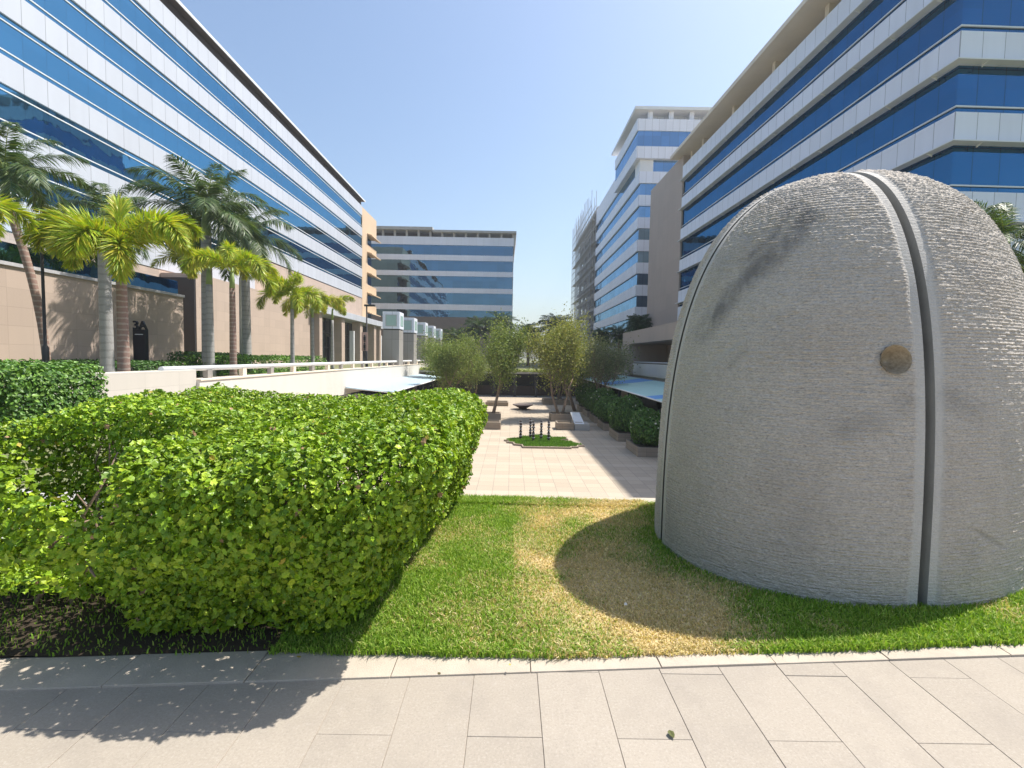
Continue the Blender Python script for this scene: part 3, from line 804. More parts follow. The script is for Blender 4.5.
FOX = [(.33, .43, .03), (.41, .46, .035), (.24, .36, .03), (.47, .43, .05)]
FOXY = [(.42, .43, .04), (.35, .42, .035), (.50, .43, .06)]
ROY = [(.075, .135, .04), (.055, .10, .035), (.10, .16, .055), (.14, .17, .075)]
DARK = [(.04, .085, .025), (.03, .065, .02), (.06, .11, .03)]
def fox_specs(n, L, r, pal=FOX):
    s = []
    for k in range(n):
        u = r.uniform(.35, 1.25) if k % 3 else r.uniform(.9, 1.35)
        s.append((k * 2.399 + r.uniform(-.3, .3), dict(L=L * r.uniform(.85, 1.1), droop=r.uniform(2.0, 2.8), up=u, leaf_len=.52 * L / 2.4, n=420, plume=True, width=.019 * L / 2.4, pal=pal)))
    return s
def royal_specs(n, L, r, pal=ROY):
    s = []
    for k in range(n):
        f = k / n
        u = 1.35 - 1.9 * f + r.uniform(-.15, .15)
        s.append((k * 2.399 + r.uniform(-.3, .3), dict(L=L * r.uniform(.85, 1.1), droop=r.uniform(1.0, 1.6), up=u, leaf_len=.25 * L, n=290, plume=False, width=.022 * L / 3.8, pal=pal)))
    return s
rr = random.Random(9)
fox_crowns = [crown_mesh('foxtail_crown', fox_specs(n, 2.4, rr, p), 100 + k) for k, (n, p) in enumerate([(10, FOX), (9, FOXY), (8, FOX)])]
royal_crowns = [crown_mesh('royal_crown', royal_specs(n, 3.8, rr), 200 + k) for k, n in enumerate([17, 15, 19])]
dark_crown = crown_mesh('date_crown', royal_specs(40, 2.9, rr, DARK), 300)
big_fox = crown_mesh('foxtail_crown', [(a, dict(L=l, droop=dr, up=u, leaf_len=.62, n=560, plume=True, width=.021, pal=FOX)) for a, l, dr, u in
    [(2.3, 2.7, 1.9, 1.45), (3.35, 2.9, 2.5, .95), (2.9, 2.5, 2.5, .7), (.35, 2.5, 2.3, 1.15), (-.35, 3.0, 2.0, .75), (-1.5, 2.1, 2.4, .6), (-2.3, 2.2, 2.5, .75), (1.2, 2.4, 2.0, .9), (-.9, 2.2, 2.5, .3), (4.5, 2.0, 2.1, .5)]], 400)

def palm(name, x, y, zc, r0, r1, crown, rz, sc, bark, label, cat='palm', group=None, lean=(0, 0), z0=-.03, shaft=True, mat='frond'):
    e = empty(name, (x, y, z0), label=label, cat=cat, group=group)
    h = zc - z0
    pts = []; rad = []
    for i in range(9):
        f = i / 8; pts.append((lean[0] * f * f, lean[1] * f * f, h * f * (.86 if shaft else .98)))
        rad.append(r0 + (r1 - r0) * f + r0 * .35 * max(0, .12 - f) / .12)
    MB().tube(pts, rad, 14).build('trunk', bark, e)
    top = Vector((lean[0], lean[1], h))
    if shaft:
        MB().tube([pts[-1], tuple(Vector(pts[-1]).lerp(top, .5)), tuple(top + Vector((0, 0, .25)))], [r1 * 1.02, r1 * .9, r1 * .45], 12).build('crownshaft', M['shaft'], e)
    c = link_mesh('crown', crown, None, e)
    if not crown.materials: crown.materials.append(M[mat])
    c.location = top; c.rotation_euler = (0, 0, rz); c.scale = (sc,) * 3
    return e
GP = 'palms along the left building'
palm('foxtail_palm', -13.9, 17.1, 5.2, .20, .15, big_fox, 0, 1.22, M['bark_red'], 'big yellow-green foxtail palm with a reddish ringed trunk, nearest the black lamp post', group=GP)
palm('royal_palm', -18.05, 21.3, 7.5, .27, .22, royal_crowns[1], .5, .68, M['bark_grey'], 'dark palm with a thick pale grey trunk directly behind the big foxtail palm', group=GP)
palm('royal_palm', -17.0, 17.5, 8.0, .12, .13, royal_crowns[0], 1.0, .70, M['bark_red'], 'tall dark palm with a thin brown trunk right behind the lamp post at the left', group=GP, lean=(-1.3, 0))
palm('foxtail_palm', -15.6, 13.2, 5.2, .2, .15, fox_crowns[0], 2.2, 1.05, M['bark_red'], 'foxtail palm cut off by the left edge, bright green fronds hanging in', group=GP)
palm('royal_palm', -19.0, 29.9, 10.2, .36, .28, royal_crowns[2], 0, 1.15, M['bark_grey'], 'tallest dark royal palm, its crown spread before the white and blue bands', group=GP)
palm('royal_palm', -19.0, 34.2, 10.0, .36, .26, royal_crowns[0], 2.1, 1.1, M['bark_grey'], 'second tall dark royal palm, right of the tallest one', group=GP)
palm('foxtail_palm', -18.3, 29.0, 6.6, .24, .17, fox_crowns[1], .4, 1.3, M['bark_grey'], 'yellowish foxtail palm before the pale trunk of the tallest royal palm', group=GP)
palm('foxtail_palm', -14.4, 24.7, 5.7, .18, .13, fox_crowns[2], 1.1, 1.25, M['bark_red'], 'foxtail palm with a slim reddish trunk beside the street light head', group=GP)
palm('foxtail_palm', -15.0, 32.7, 5.4, .15, .11, fox_crowns[0], 2.9, 1.3, M['bark_grey'], 'small foxtail palm before the left end of the entrance canopy', group=GP)
palm('foxtail_palm', -16.2, 38.9, 5.3, .15, .11, fox_crowns[1], 4.6, 1.25, M['bark_grey'], 'small yellow foxtail palm between the canopy end and the sparse young palm', group=GP)
palm('foxtail_palm', -15.9, 42.4, 5.4, .16, .11, crown_mesh('young_crown', fox_specs(4, 2.6, random.Random(3)), 410), 5.4, 1.0, M['bark_grey'], 'sparse young foxtail palm with few fronds, last in the row by the light boxes', group=GP)
GD = 'dark palms beyond the plaza'
for x, y, zc, sc, rz, lb in [(-2.0, 92, 8.0, 1.2, 0, 'dense dark date palm before the right end of the far office block'), (-6.0, 88, 6.8, 1.15, 1, 'dark date palm before the brown base of the far block, left of a taller palm'),
        (-10.5, 90, 5.2, 1.0, 2, 'small dark palm just right of the far grey pillars'), (3.4, 95, 6.6, 1.1, 3, 'dark palm against open sky just right of the far office block'),
        (8.8, 95, 7.8, 1.4, 4, 'broad dark palm against the sky over the yellowish plaza tree'),
        (17.6, 66, 6.4, .7, 5, 'dark palm before the foot of the white tower, nearest the taupe portal'), (15.9, 70, 5.2, .75, 1.4, 'dark palm left of the one by the taupe portal'),
        (13.8, 72, 5.0, .75, 2.4, 'dark palm before the foot of the scaffolded block'), (20.4, 76, 7.4, .8, 3.4, 'dark palm rising between the portal roof and the tower glazing')]:
    palm('date_palm', x, y, zc, .3, .25, dark_crown, rz, sc, M['bark'], lb, group=GD, shaft=False)
palm('fan_palm', 13.3, 13.0, 4.9, .2, .16, royal_crowns[1], .7, .48, M['bark'], 'green palm peeping out behind the right shoulder of the stone dome')

# ------------------------------------------------------------------ left office building
X0 = -30.
lb = empty('office_building', (X0, 12, 0), label='long left office building with white and blue bands, brown eave and taupe base', cat='building')
def lbx(name, mb, mat, parent=lb, bevel=0):
    mb.V = [(v[0] - X0, v[1] - 12, v[2]) for v in mb.V]
    return mb.build(name, mat, parent, bevel)
wh = [(29.2, 31.0), (25.2, 26.82), (21.15, 22.8), (17.12, 18.76), (13.0, 14.68)]
gl = [(26.82, 29.2), (22.8, 25.2), (18.76, 21.15), (14.68, 17.12)]
for a, b in wh: lbx('cladding_band', B(-46, X0, 12, 96, a, b), M['cladding'])
for a, b in gl:
    g = lbx('window_band', B(-45.9, X0 - .14, 12.1, 95.98, a - .02, b + .02), M['glass_l'])
    for zz in (a + .34, b - .34): lbx('transom', B(X0 - .15, X0 - .07, 12.1, 95.95, zz - .035, zz + .035), M['white_metal'], g)
g = lbx('window_band', B(-45.9, X0 - .14, 12.1, 56, 10.6, 13.0), M['glass_l'])
fr = MB()
for zz in (10.9, 12.5): lbx('transom', B(X0 - .15, X0 - .07, 12.1, 55.9, zz - .035, zz + .035), M['white_metal'], g)
lbx('cladding_band', B(-46, X0, 12, 56, 8.6, 10.6), M['cladding'])
lbx('roof_band', B(-46, X0 - .3, 11.5, 96.3, 31.0, 31.95), M['soffit'])
lbx('roof_eave', B(-47, X0 + .42, 10.5, 96.4, 31.95, 32.05), M['soffit'])
lbx('roof_fascia', B(X0 + .42, X0 + .5, 10.5, 96.5, 31.95, 32.22), M['white_metal'])
# tan end with recessed windows and ledges
lbx('end_wall', MB().box(-46, X0, 96, 99.6, 5, 30.9).box(-46, X0 - 1.2, 99.6, 106, 5, 30.9)
    .box(X0 - 1.2, X0, 99.6, 106, 26.6, 30.9).box(X0 - 1.2, X0, 99.6, 106, 22.9, 24.4).box(X0 - 1.2, X0, 99.6, 106, 18.7, 20.3).box(X0 - 1.2, X0, 99.6, 106, 14.6, 16.2).box(X0 - 1.2, X0, 99.6, 106, 10.6, 12.2).box(X0 - 1.2, X0, 99.6, 106, 5, 8.1), M['tan'])
for zt in (26.6, 22.9, 18.7, 14.6, 10.6):
    lbx('window', B(X0 - 1.19, X0 - 1.1, 99.7, 105.9, zt - 2.4, zt), M['glass_f'])
    lbx('ledge', MB().prism([(X0, zt - .02), (X0 + 1.0, zt - .35), (X0 + 1.0, zt - .52), (X0, zt - .22)], 'y', 99.2, 106), M['tan'])
# base
lbx('base_wall', MB().box(-46, X0 - .05, 12, 99.5, 0, 8.6).box(-46, X0 - .05, 56, 99.5, 8.6, 12.85), M['taupe'])
lbx('wall_block', B(X0, -24, 14, 35, -.03, 5.55), M['taupe'])
lbx('wall_coping', B(X0, -23.9, 13.9, 35.05, 5.55, 5.72), M['scaf'])
lbx('clerestory', B(X0, -24.3, 14.2, 34.9, 5.72, 6.7), M['glass_l'])
lbx('wall_block', B(X0, -27, 41, 64, -.03, 8.3), M['taupe'])
lbx('shade_panel', B(X0, -27.03, 40.8, 40.98, -.03, 7.9), M['dark_metal'])  # dark sheet standing in for the shade on this block's end face
lbx('canopy', MB().box(X0, -26, 64.02, 97, 7.3, 8.3).box(X0, -28, 97, 104, 7.3, 8.0), M['cladding'], bevel=.03)
for k, (yc, rr_) in enumerate([(66.2, .5), (75, .7), (84, .7), (92.5, .7), (96.2, .5)]):
    lbx('column', B(-27.6 - rr_ * .3, -26.4, yc - rr_, yc + rr_, -.03, 7.28), M['taupe'])
eg = lbx('entrance_glazing', B(X0, -29.3, 64.1, 98, -.03, 7.28), M['shop_glass'])
fr = MB()
for k in range(16): lbx('mullion', B(-29.3, -29.2, 64.6 + k * 2.1, 64.7 + k * 2.1, -.03, 7.25), M['dark_metal'], eg)
for zz in (2.6, 4.9): lbx('rail', B(-29.31, -29.22, 64.1, 98, zz, zz + .12), M['dark_metal'], eg)
for yc in (78.5, 95.2): lbx('door', B(-29.2, -29.1, yc - 2.2, yc + 1.2, -.03, 4.4), M['black'])
for yc in (80.2, 97.2): lbx('trim', B(-27.2, -26.5, yc, yc + .5, -.03, 5.6), M['white_metal'])

# "3A" slab sign
sg = empty('sign', (-22.5, 29, 0), label='black upright slab sign with 3A on top, before the taupe wall', cat='sign')
MB().box(-.37, .37, -.15, .15, -.03, 2.9).build('slab', M['black'], sg, bevel=.02)
B(-.22, .26, -.165, -.151, 2.58, 2.62).build('stripe', M['white_metal'], sg)
def text_mesh(s, size, ext):
    cu = bpy.data.curves.new('lettering', 'FONT'); cu.body = s; cu.size = size; cu.extrude = ext; cu.align_x = 'CENTER'; cu.offset = .012
    o = bpy.data.objects.new('lettering_tmp', cu); COL.objects.link(o)
    bpy.context.view_layer.update()
    me = bpy.data.meshes.new_from_object(o.evaluated_get(bpy.context.evaluated_depsgraph_get()))
    bpy.data.objects.remove(o); me.name = 'lettering'; return me
lt = link_mesh('lettering', text_mesh('3A', .74, .06), M['black'], sg); lt.location = (-.03, 0, 2.905); lt.rotation_euler = (math.pi / 2, 0, 0)

# lamp posts
lp = empty('lamp_post', (-16.2, 16.6, 0), label='slim dark lamp post before the taupe wall at the left, rising into the palm fronds', cat='lamp post')
MB().lathe([(.001, -.03), (.10, -.03), (.10, 1.65), (.05, 1.75), (.042, 5.6), (.04, 5.65), (.001, 5.7)], (0, 0, 0), 14).build('post', M['dark_metal'], lp)
MB().lathe([(.001, 5.6), (.2, 5.62), (.24, 5.75), (.12, 5.95), (.001, 6.0)], (0, 0, 0), 16).build('lamp_head', M['dark_metal'], lp)
lp = empty('lamp_post', (-16.0, 52.8, 0), label='lamp post with two small signs beside the first light box pillar', cat='lamp post')
MB().lathe([(.001, -.03), (.16, -.03), (.16, .7), (.09, .8), (.075, 7.0), (.001, 7.05)], (0, 0, 0), 12).build('post', M['dark_metal'], lp)
MB().box(-.25, .9, -.16, .16, 6.95, 7.15).build('lamp_head', M['dark_metal'], lp)
M['pink_sign'] = mottled('pink_sign', (.55, .36, .32), .1, 2, .6)
sb = B(-.52, .16, -.13, -.09, 2.05, 4.1).build('sign_board', M['pink_sign'], lp)
pic = MB()
for zc in (3.35, 2.45):
    pic.lathe([(.001, .0), (.09, .03), (.12, .1), (.09, .17), (.001, .2)], (-.2, -.15, zc + .28), 10)
    pic.box(-.32, -.08, -.17, -.132, zc - .12, zc + .27).box(-.30, -.22, -.17, -.132, zc - .36, zc - .12).box(-.18, -.10, -.17, -.132, zc - .36, zc - .12)
pic.build('pictogram', M['black'], sb)
lp = empty('street_light', (-18.3, 32.3, 0), label='street light with a flat white oval head hanging among the palm crowns', cat='street light')
MB().tube([(0, 0, -.03), (0, 0, 6.6), (.25, 0, 7.1), (.9, 0, 7.25)], [.1, .07, .05, .045], 10).build('post', M['scaf'], lp)
MB().lathe([(.001, 0), (.5, .03), (.62, .10), (.45, .17), (.001, .2)], (1.4, 0, 7.12), 18).build('lamp_head', M['white_metal'], lp)

# ------------------------------------------------------------------ white wall with pipe rail, pillars with light boxes, awnings
ww = empty('boundary_wall', (-12, 14, 0), label='long white wall with a round white pipe rail beyond the hedge', cat='wall')
def wx(name, mb, mat, parent=ww, bevel=0):
    mb.V = [(v[0] + 12, v[1] - 14, v[2]) for v in mb.V]; return mb.build(name, mat, parent, bevel)
wx('end_block', B(-12.5, -12, 11.9, 18.15, -.9, .93), M['white_wall'], bevel=.012)
wx('parapet', B(-12.42, -11.88, 18.15, 81, -1.25, .50), M['white_plain'])
wx('ledge', B(-12.6, -11.84, 18.17, 81, .50, .56), M['beige'])
wx('rail', MB().tube([(-12.2, 16.6, .97), (-12.2, 81, .97)], .10, 14), M['white_metal'])
for k in range(25): wx('rail_post', B(-12.3, -12.1, 19.0 + k * 2.5, 19.3 + k * 2.5, .56, .89), M['beige'] if k % 2 else M['grey_stone'])
for k, y in enumerate((50.7, 58.3, 65.9, 73.0, 80.2)):
    e = empty('pillar', (-12.7, y, 0), label=['nearest and largest grey stone pillar with a glazed light box on top', 'second grey light box pillar, right behind the nearest one', 'third grey light box pillar counted from the nearest', 'fourth grey light box pillar, half hidden by the plaza tree', 'farthest grey light box pillar, veiled by tree leaves'][k], cat='pillar', group='grey pillars with light boxes')
    MB().box(-.93, .78, 0, 1.9, -3.5, 4.30).build('shaft', M['grey_stone'], e, bevel=.02)
    MB().box(-.85, .70, .08, 1.82, 4.30, 4.42).build('shadow_gap', M['dark_metal'], e)
    bx = MB().box(-.98, .83, -.05, 1.95, 4.42, 6.22).build('light_box', M['cladding_r'], e, bevel=.03)
    for args in ((-.60, .48, -.075, -.045, 4.75, 5.85), (.825, .855, .35, 1.55, 4.75, 5.85)):
        f_ = MB().box(*args).build('glazed_panel', M['lightbox'], bx)
    fr = MB()
    for (a0, a1, z0, z1) in ((-.66, -.60, 4.69, 5.91), (.48, .54, 4.69, 5.91), (-.60, .48, 4.69, 4.75), (-.60, .48, 5.85, 5.91)): fr.box(a0, a1, -.085, -.047, z0, z1)
    fr.build('panel_frame', M['scaf'], bx)

def awning(name, x0, z0, x1, z1, y0, y1, stripes, label, legs_x):
    e = empty(name, (x0, y0, 0), label=label, cat='awning')
    n = int((y1 - y0) / 2.1); 
    for i in range(n):
        m = MB(); mat = stripes[1 if len(stripes) > 1 and i in (4, 11, 12, 17) else 0]
        a = y0 + i * 2.1; b = a + 2.1
        sag = [(0, 0), (.35, -.03), (.7, -.02), (1, 0)]
        for (f0, s0), (f1, s1) in zip(sag[:-1], sag[1:]):
            xa, xb = x0 + (x1 - x0) * f0, x0 + (x1 - x0) * f1; za, zb = z0 + (z1 - z0) * f0 + s0, z0 + (z1 - z0) * f1 + s1
            vs_ = [(xa - x0, a - y0, za), (xb - x0, a - y0, zb), (xb - x0, b - y0 - .01, zb), (xa - x0, b - y0 - .01, za)]
            m.add(vs_ + [(v[0], v[1], v[2] - .05) for v in vs_], [(0, 1, 2, 3), (7, 6, 5, 4), (0, 4, 5, 1), (1, 5, 6, 2), (2, 6, 7, 3), (3, 7, 4, 0)])
        m.build('awning_panel', mat, e)
    fr = MB()
    fr.tube([(x1 - x0, 0, z1 - .05), (x1 - x0, y1 - y0, z1 - .05)], .05, 8)
    fr.build('edge_tube', M['white_metal'], e)
    for i in range(n + 1): MB().tube([(0, i * 2.1, z0 - .08), (x1 - x0, i * 2.1, z1 - .08)], .03, 6).build('rafter', M['white_metal'], e)
    for i in range(0, n + 1, 3): MB().tube([(legs_x - x0, i * 2.1, -3.5), (legs_x - x0, i * 2.1, z1 - .08)], .05, 8).build('post', M['dark_metal'], e)
    return e
awning('awning', -11.84, -.72, -8.4, -1.0, 34, 61.4, [M['awn_white']], 'whitish translucent awning below the light box pillars', -8.6)
awning('awning', 13.0, -.25, 8.7, -.74, 20, 60.5, [M['awn_green'], M['awn_blue']], 'blue and pale green striped awning along the right shops', 8.9)
# shop fronts under the awnings
for nm, xa, xb, lbl in (('shop_front', -12.35, -12.0, 'dark shop front under the white awning on the left side of the plaza'), ('shop_front', 13.0, 13.35, 'dark shop front under the blue and green awning on the right')):
    e = empty(nm, ((xa + xb) / 2, 12.3, -3.5), label=lbl, cat='shop front')
    B(-.15, .15, 0, 50, 0, 2.72).build('glazing', M['shop_glass'], e)
    B(-.2, .2, 0, 50, 2.72, 3.2).build('fascia', M['conc'], e)

# far pavilion closing the plaza
pv = empty('pavilion', (0, 62.5, -3.5), label='low dark pavilion with a green-topped roof slab at the far end of the plaza', cat='pavilion')
B(-12, 13, 4, 4.4, 0, 3.0).build('back_wall', M['dark_metal'], pv)
B(-12.2, 13.2, -.8, 5, 3.0, 3.25).build('roof_slab', M['conc'], pv)
pvr = np.random.default_rng(8)
pp = np.c_[pvr.uniform(-12, 13, 9000), pvr.uniform(-.9, .6, 9000), 3.25 + .5 * pvr.random(9000) ** 1.5 * (.4 + fbm(np.c_[np.linspace(0, 1, 9000) * 0, pvr.uniform(0, 1, 9000)], 1))]
V, F, C = leaves(pp, np.tile((0, -.3, 1.), (9000, 1)) / 1.05, pvr.uniform(.1, .2, 9000), pick_cols(9000, [(.30, .36, .06), (.22, .29, .05), (.38, .38, .10)]), .8, pvr)
link_mesh('roof_planting', np_mesh('roof_planting', V, F, C), M['leaf'], pv)
for k in range(9): MB().box(-10.6 + k * 2.75, -10.25 + k * 2.75, -.5, -.15, 0, 3.0).build('column', M['dark_metal'], pv)
B(-12, 13, 1.5, 1.7, 0, 1.3).build('counter', M['soffit'], pv)
struct(MB().add([(-12.2, 60.9, -3.49), (13.2, 60.9, -3.49), (13.2, 67.5, -3.49), (-12.2, 67.5, -3.49)], [(0, 1, 2, 3)]).build('pavilion_floor', M['conc']))

# ------------------------------------------------------------------ plaza furniture
PZ = -3.5
def planter(x0, x1, y0, y1, h, label, grp, cat='planter'):
    e = empty('planter', ((x0 + x1) / 2, (y0 + y1) / 2, PZ), label=label, cat=cat, group=grp)
    a, b = (x1 - x0) / 2, (y1 - y0) / 2; w_ = .12
    MB().box(-a, a, -b, -b + w_, 0, h).box(-a, a, b - w_, b, 0, h).box(-a, -a + w_, -b + w_, b - w_, 0, h).box(a - w_, a, -b + w_, b - w_, 0, h).build('box', M['planter'], e)
    B(-a + w_, a - w_, -b + w_, b - w_, 0, h - .06).build('soil', M['soil'], e)
    return e
GS = 'stepped planters on the right of the plaza'
shr = [shrub_mesh('shrub_foliage', (1.2, 1.5, .85), 5200, .13, [(.08, .17, .035), (.12, .22, .05), (.06, .12, .03)], k, .012 if k else .03) for k in range(3)]
nth = ['nearest', 'second', 'third', 'fourth', 'fifth', 'farthest']
for k, (y, x) in enumerate([(24.7, 6.75), (29.3, 6.72), (33.6, 6.7), (37.6, 6.75), (41.4, 6.75), (45.4, 6.75)]):
    planter(x, x + 1.9, y, y + 2.6, .5, '%s stone planter of the stepped row in the shade right of the plaza' % nth[k], GS)
    e = empty('shrub', (x + .95, y + 1.35, PZ + .42), .8 * k, label='%s leafy dark green shrub of the stepped row, filling its planter' % nth[k], cat='shrub', group='shrubs in the stepped planters')
    o = link_mesh('foliage', shr[k % 3], None, e)
    if not shr[k % 3].materials: shr[k % 3].materials.append(M['leaf_dull'])
    o.scale = (.95, .95, 1.25 + .2 * (k % 2))
    for j in range(6): MB().tube([(.1 * j - .3, .15 * (j % 3) - .15, -.02), (.2 * j - .6, .3 * (j % 3) - .3, 1.1)], [.03, .012], 6).build('stem', M['bark'], e)
GT = 'planters at the foot of the plaza trees'
planter(-2.25, -.75, 38.3, 39.6, .55, 'stone planter holding the left plaza tree', GT)
planter(-2.05, -.65, 33.3, 34.7, .5, 'empty low stone planter in front of the left plaza tree', GT)
planter(3.3, 5.6, 38.2, 40.0, .6, 'stone planter holding the yellowish right plaza tree', GT)
planter(3.35, 4.6, 33.6, 34.9, .5, 'low stone planter in front of the right plaza tree, left of the white board', GT)
planter(-2.6, -.2, 49.5, 51.5, .4, 'far low planter left of the dark bowl', GT)
planter(3.6, 6.6, 52, 54, .55, 'far planter right of the dark bowl under the trees', GT)
# information plinth with white sloping board
e = empty('plinth', (4.95, 33.6, PZ), label='grey plinth with a sloping white board beside the right tree planter', cat='plinth')
MB().box(-.32, .75, 0, 1.4, 0, .45).build('base', M['conc'], e)
MB().prism([(.02, .45), (2.6, 1.0), (2.6, .93), (.02, .38)], 'x', -.33, .36).build('board', M['white_metal'], e)
B(-.25, .28, .3, 2.3, .0, .55).build('support', M['conc'], e)
# grass bed with carved posts
c0 = (2.0, 28.85)
pb = [(-2.35, -.1), (-1.95, -.45), (-2.2, -.75), (-1.8, -.95), (-1.75, -1.5), (-1.3, -1.7), (-1.25, -2.3), (1.5, -2.3), (1.55, -2.05), (1.95, -2.0), (1.95, -1.65), (2.35, -1.55), (2.0, -1.1), (1.8, -.5), (1.2, -.3), (1.15, .4), (1.65, .55), (1.6, 1.0), (.7, .95), (.6, 1.5), (-.1, 1.9), (-.7, 1.6), (-.75, 1.1), (-1.3, 1.2), (-1.4, .5), (-1.9, .3)]
bed = empty('grass_bed', (c0[0], c0[1], PZ), label='jagged-edged raised grass bed on the plaza under the five carved posts', cat='lawn bed')
MB().prism(pb, 'z', 0, .10).build('kerb', M['planter'], bed)
rg = np.random.default_rng(12)
q = rg.uniform(-2.4, 2.4, (26000, 2))
def inpoly(p, poly):
    r_ = np.zeros(len(p), bool); n_ = len(poly)
    for i in range(n_):
        a = poly[i]; b = poly[(i + 1) % n_]
        k = ((a[1] > p[:, 1]) != (b[1] > p[:, 1])) & (p[:, 0] < (b[0] - a[0]) * (p[:, 1] - a[1]) / (b[1] - a[1] + 1e-12) + a[0]); r_ ^= k
    return r_
q = q[inpoly(q, [(a * .95, b * .95) for a, b in pb])]; n_ = len(q)
a = rg.uniform(0, 6.28, n_); sd = np.c_[np.cos(a), np.sin(a), 0 * a] * .02; p0 = np.c_[q, np.full(n_, .09)]; tp = p0 + np.c_[rg.normal(size=(n_, 2)) * .04, rg.uniform(.06, .14, n_)]
V = np.stack([p0 - sd, p0 + sd, tp], 1).reshape(-1, 3)
link_mesh('turf', np_mesh('turf', V, [(np.arange(n_) * 3)[:, None] + np.array([(0, 1, 2)])], np.repeat(pick_cols(n_, [(.12, .25, .03), (.16, .30, .04), (.09, .19, .03)]), 3, 0)), M['blade'], bed)
nm5 = ['leftmost carved dark post on the grass bed, standing apart', 'second carved dark post from the left, farthest back on the bed', 'middle carved dark post, nearest the front of the bed', 'fourth carved dark post from the left on the grass bed', 'rightmost carved dark post on the grass bed']
for k, (x, y, h) in enumerate([(.67, 28.9, 1.15), (1.29, 29.45, 1.2), (1.42, 28.3, 1.22), (1.94, 29.0, 1.16), (2.35, 28.4, 1.22)]):
    e = empty('carved_post', (x, y, PZ + .1), k * .7, label=nm5[k], cat='sculpture', group='carved posts on the grass bed')
    pr = []
    rq = random.Random(k)
    n_ = 22
    for i in range(n_ + 1):
        f = i / n_; pr.append((.055 + .045 * (i % 3 == 0) + .02 * rq.random() - .02 * f, f * h))
    pr.append((.001, h + .02))
    MB().lathe(pr, (0, 0, 0), 9).build('shaft', M['rust_wood'], e)
    m = MB()
    for i in range(5): m.lathe([(.088, .2 + i * h * .18), (.105, .225 + i * h * .18), (.088, .25 + i * h * .18)], (0, 0, 0), 9)
    m.build('carved_bands', M['white_metal'] if k == 99 else M['scaf'], e)
e = empty('bowl', (1.27, 46.9, PZ), label='wide shallow dark bowl on the plaza floor between the trees', cat='bowl')
MB().lathe([(.001, .0), (.35, .0), (.38, .1), (.75, .32), (1.02, .42), (1.02, .48), (.9, .46), (.5, .25), (.001, .2)], (0, 0, 0), 28).build('basin', M['bowl'], e)
e = empty('bench', (9.1, 48.2, PZ), -.2, label='pale slab bench in the shade under the right awning', cat='bench')
MB().box(-1.0, 1.0, -.5, .5, .40, .55).build('seat', M['beige'], e); MB().box(-.8, -.5, -.4, .4, 0, .40).build('leg', M['beige'], e); MB().box(.5, .8, -.4, .4, 0, .40).build('leg', M['beige'], e)

# plaza trees
def tree_meshes(seed, H, Rr, n, size, pal, stems=3, base=.16):
    rt = random.Random(seed); r = np.random.default_rng(seed)
    m = MB(); tips = []
    def grow(p, d, L, rad, lev):
        pts = [p]; q = p
        for i in range(4):
            d = (d + Vector((rt.uniform(-.18, .18), rt.uniform(-.18, .18), rt.uniform(-.02, .12)))).normalized(); q = q + d * L / 4; pts.append(q)
        m.tube(pts, [rad * (1 - .16 * i) for i in range(5)], 7 if lev < 2 else 5)
        if lev >= 1: tips.append((q, lev)); tips.append(((pts[2] + pts[3]) / 2, lev))
        if lev < 3:
            for k in range(rt.choice((3, 4)) if lev else rt.choice((3, 4))):
                a = rt.uniform(0, 6.28); tl = rt.uniform(.4, .95)
                s_ = Vector((math.cos(a), math.sin(a), 0)) * math.sin(tl) + Vector((0, 0, 1)) * math.cos(tl)
                grow(pts[rt.choice((2, 3, 4))], (d * .5 + s_).normalized(), L * rt.uniform(.6, .8), rad * .5, lev + 1)
    for s_ in range(stems):
        a = s_ * 2.1 + rt.random(); grow(Vector((.12 * math.cos(a), .12 * math.sin(a), 0)), Vector((math.cos(a) * .22, math.sin(a) * .22, 1)).normalized(), H * .34, .09 if stems > 1 else .14, 0)
    tp = np.array([t_[0] for t_ in tips])
    sc = np.array((Rr / (np.abs(tp[:, 0]).max() + .4), Rr / (np.abs(tp[:, 1]).max() + .4), H / (tp[:, 2].max() + .45)))
    m.V = [(v[0] * sc[0], v[1] * sc[1], v[2] * sc[2]) for v in m.V]; tp = tp * sc
    k = r.integers(len(tp), size=n); P = tp[k] + r.normal(size=(n, 3)) * np.array((.40, .40, .50)) * (Rr / 2.6)
    P = P[P[:, 2] > H * base]
    N = r.normal(size=(len(P), 3)) + np.array((0, 0, .9)); N /= np.linalg.norm(N, axis=1)[:, None]
    V, F, C = leaves(P, N, size * r.uniform(.6, 1.25, len(P)), pick_cols(len(P), pal, r=r), .9, r)
    me = bpy.data.meshes.new('trunk'); me.from_pydata(m.V, [], m.F); me.polygons.foreach_set('use_smooth', m.S); me.materials.append(M['bark'])
    lm = np_mesh('crown', V, F, C); lm.materials.append(M['leaf_dull'])
    return me, lm
OLV = [(.175, .235, .06), (.225, .28, .075), (.13, .18, .045), (.27, .30, .10)]
YEL = [(.27, .29, .07), (.33, .33, .085), (.20, .235, .055), (.38, .35, .12)]
GRY = [(.22, .24, .12), (.28, .28, .17), (.17, .19, .09)]
TM = {'a': tree_meshes(1, 8.0, 3.1, 17000, .135, OLV, 1, .24), 'b': tree_meshes(2, 7.6, 3.3, 17000, .135, OLV, 2), 'c': tree_meshes(5, 8.4, 3.4, 19000, .135, YEL, 2), 'd': tree_meshes(8, 7.0, 3.0, 6000, .15, GRY, 3)}
def tree(kind, x, y, z, s_, rz, label):
    e = empty('tree', (x, y, z), rz, label=label, cat='tree', group='airy trees in and beyond the plaza')
    for nm, me in zip(('trunk', 'crown'), TM[kind]):
        o = link_mesh(nm, me, None, e)
    e.scale = (s_,) * 3
    return e
tree('a', -1.5, 38.9, PZ + .4, .96, 0.3, 'olive green tree in the left stone planter with a clear dark trunk')
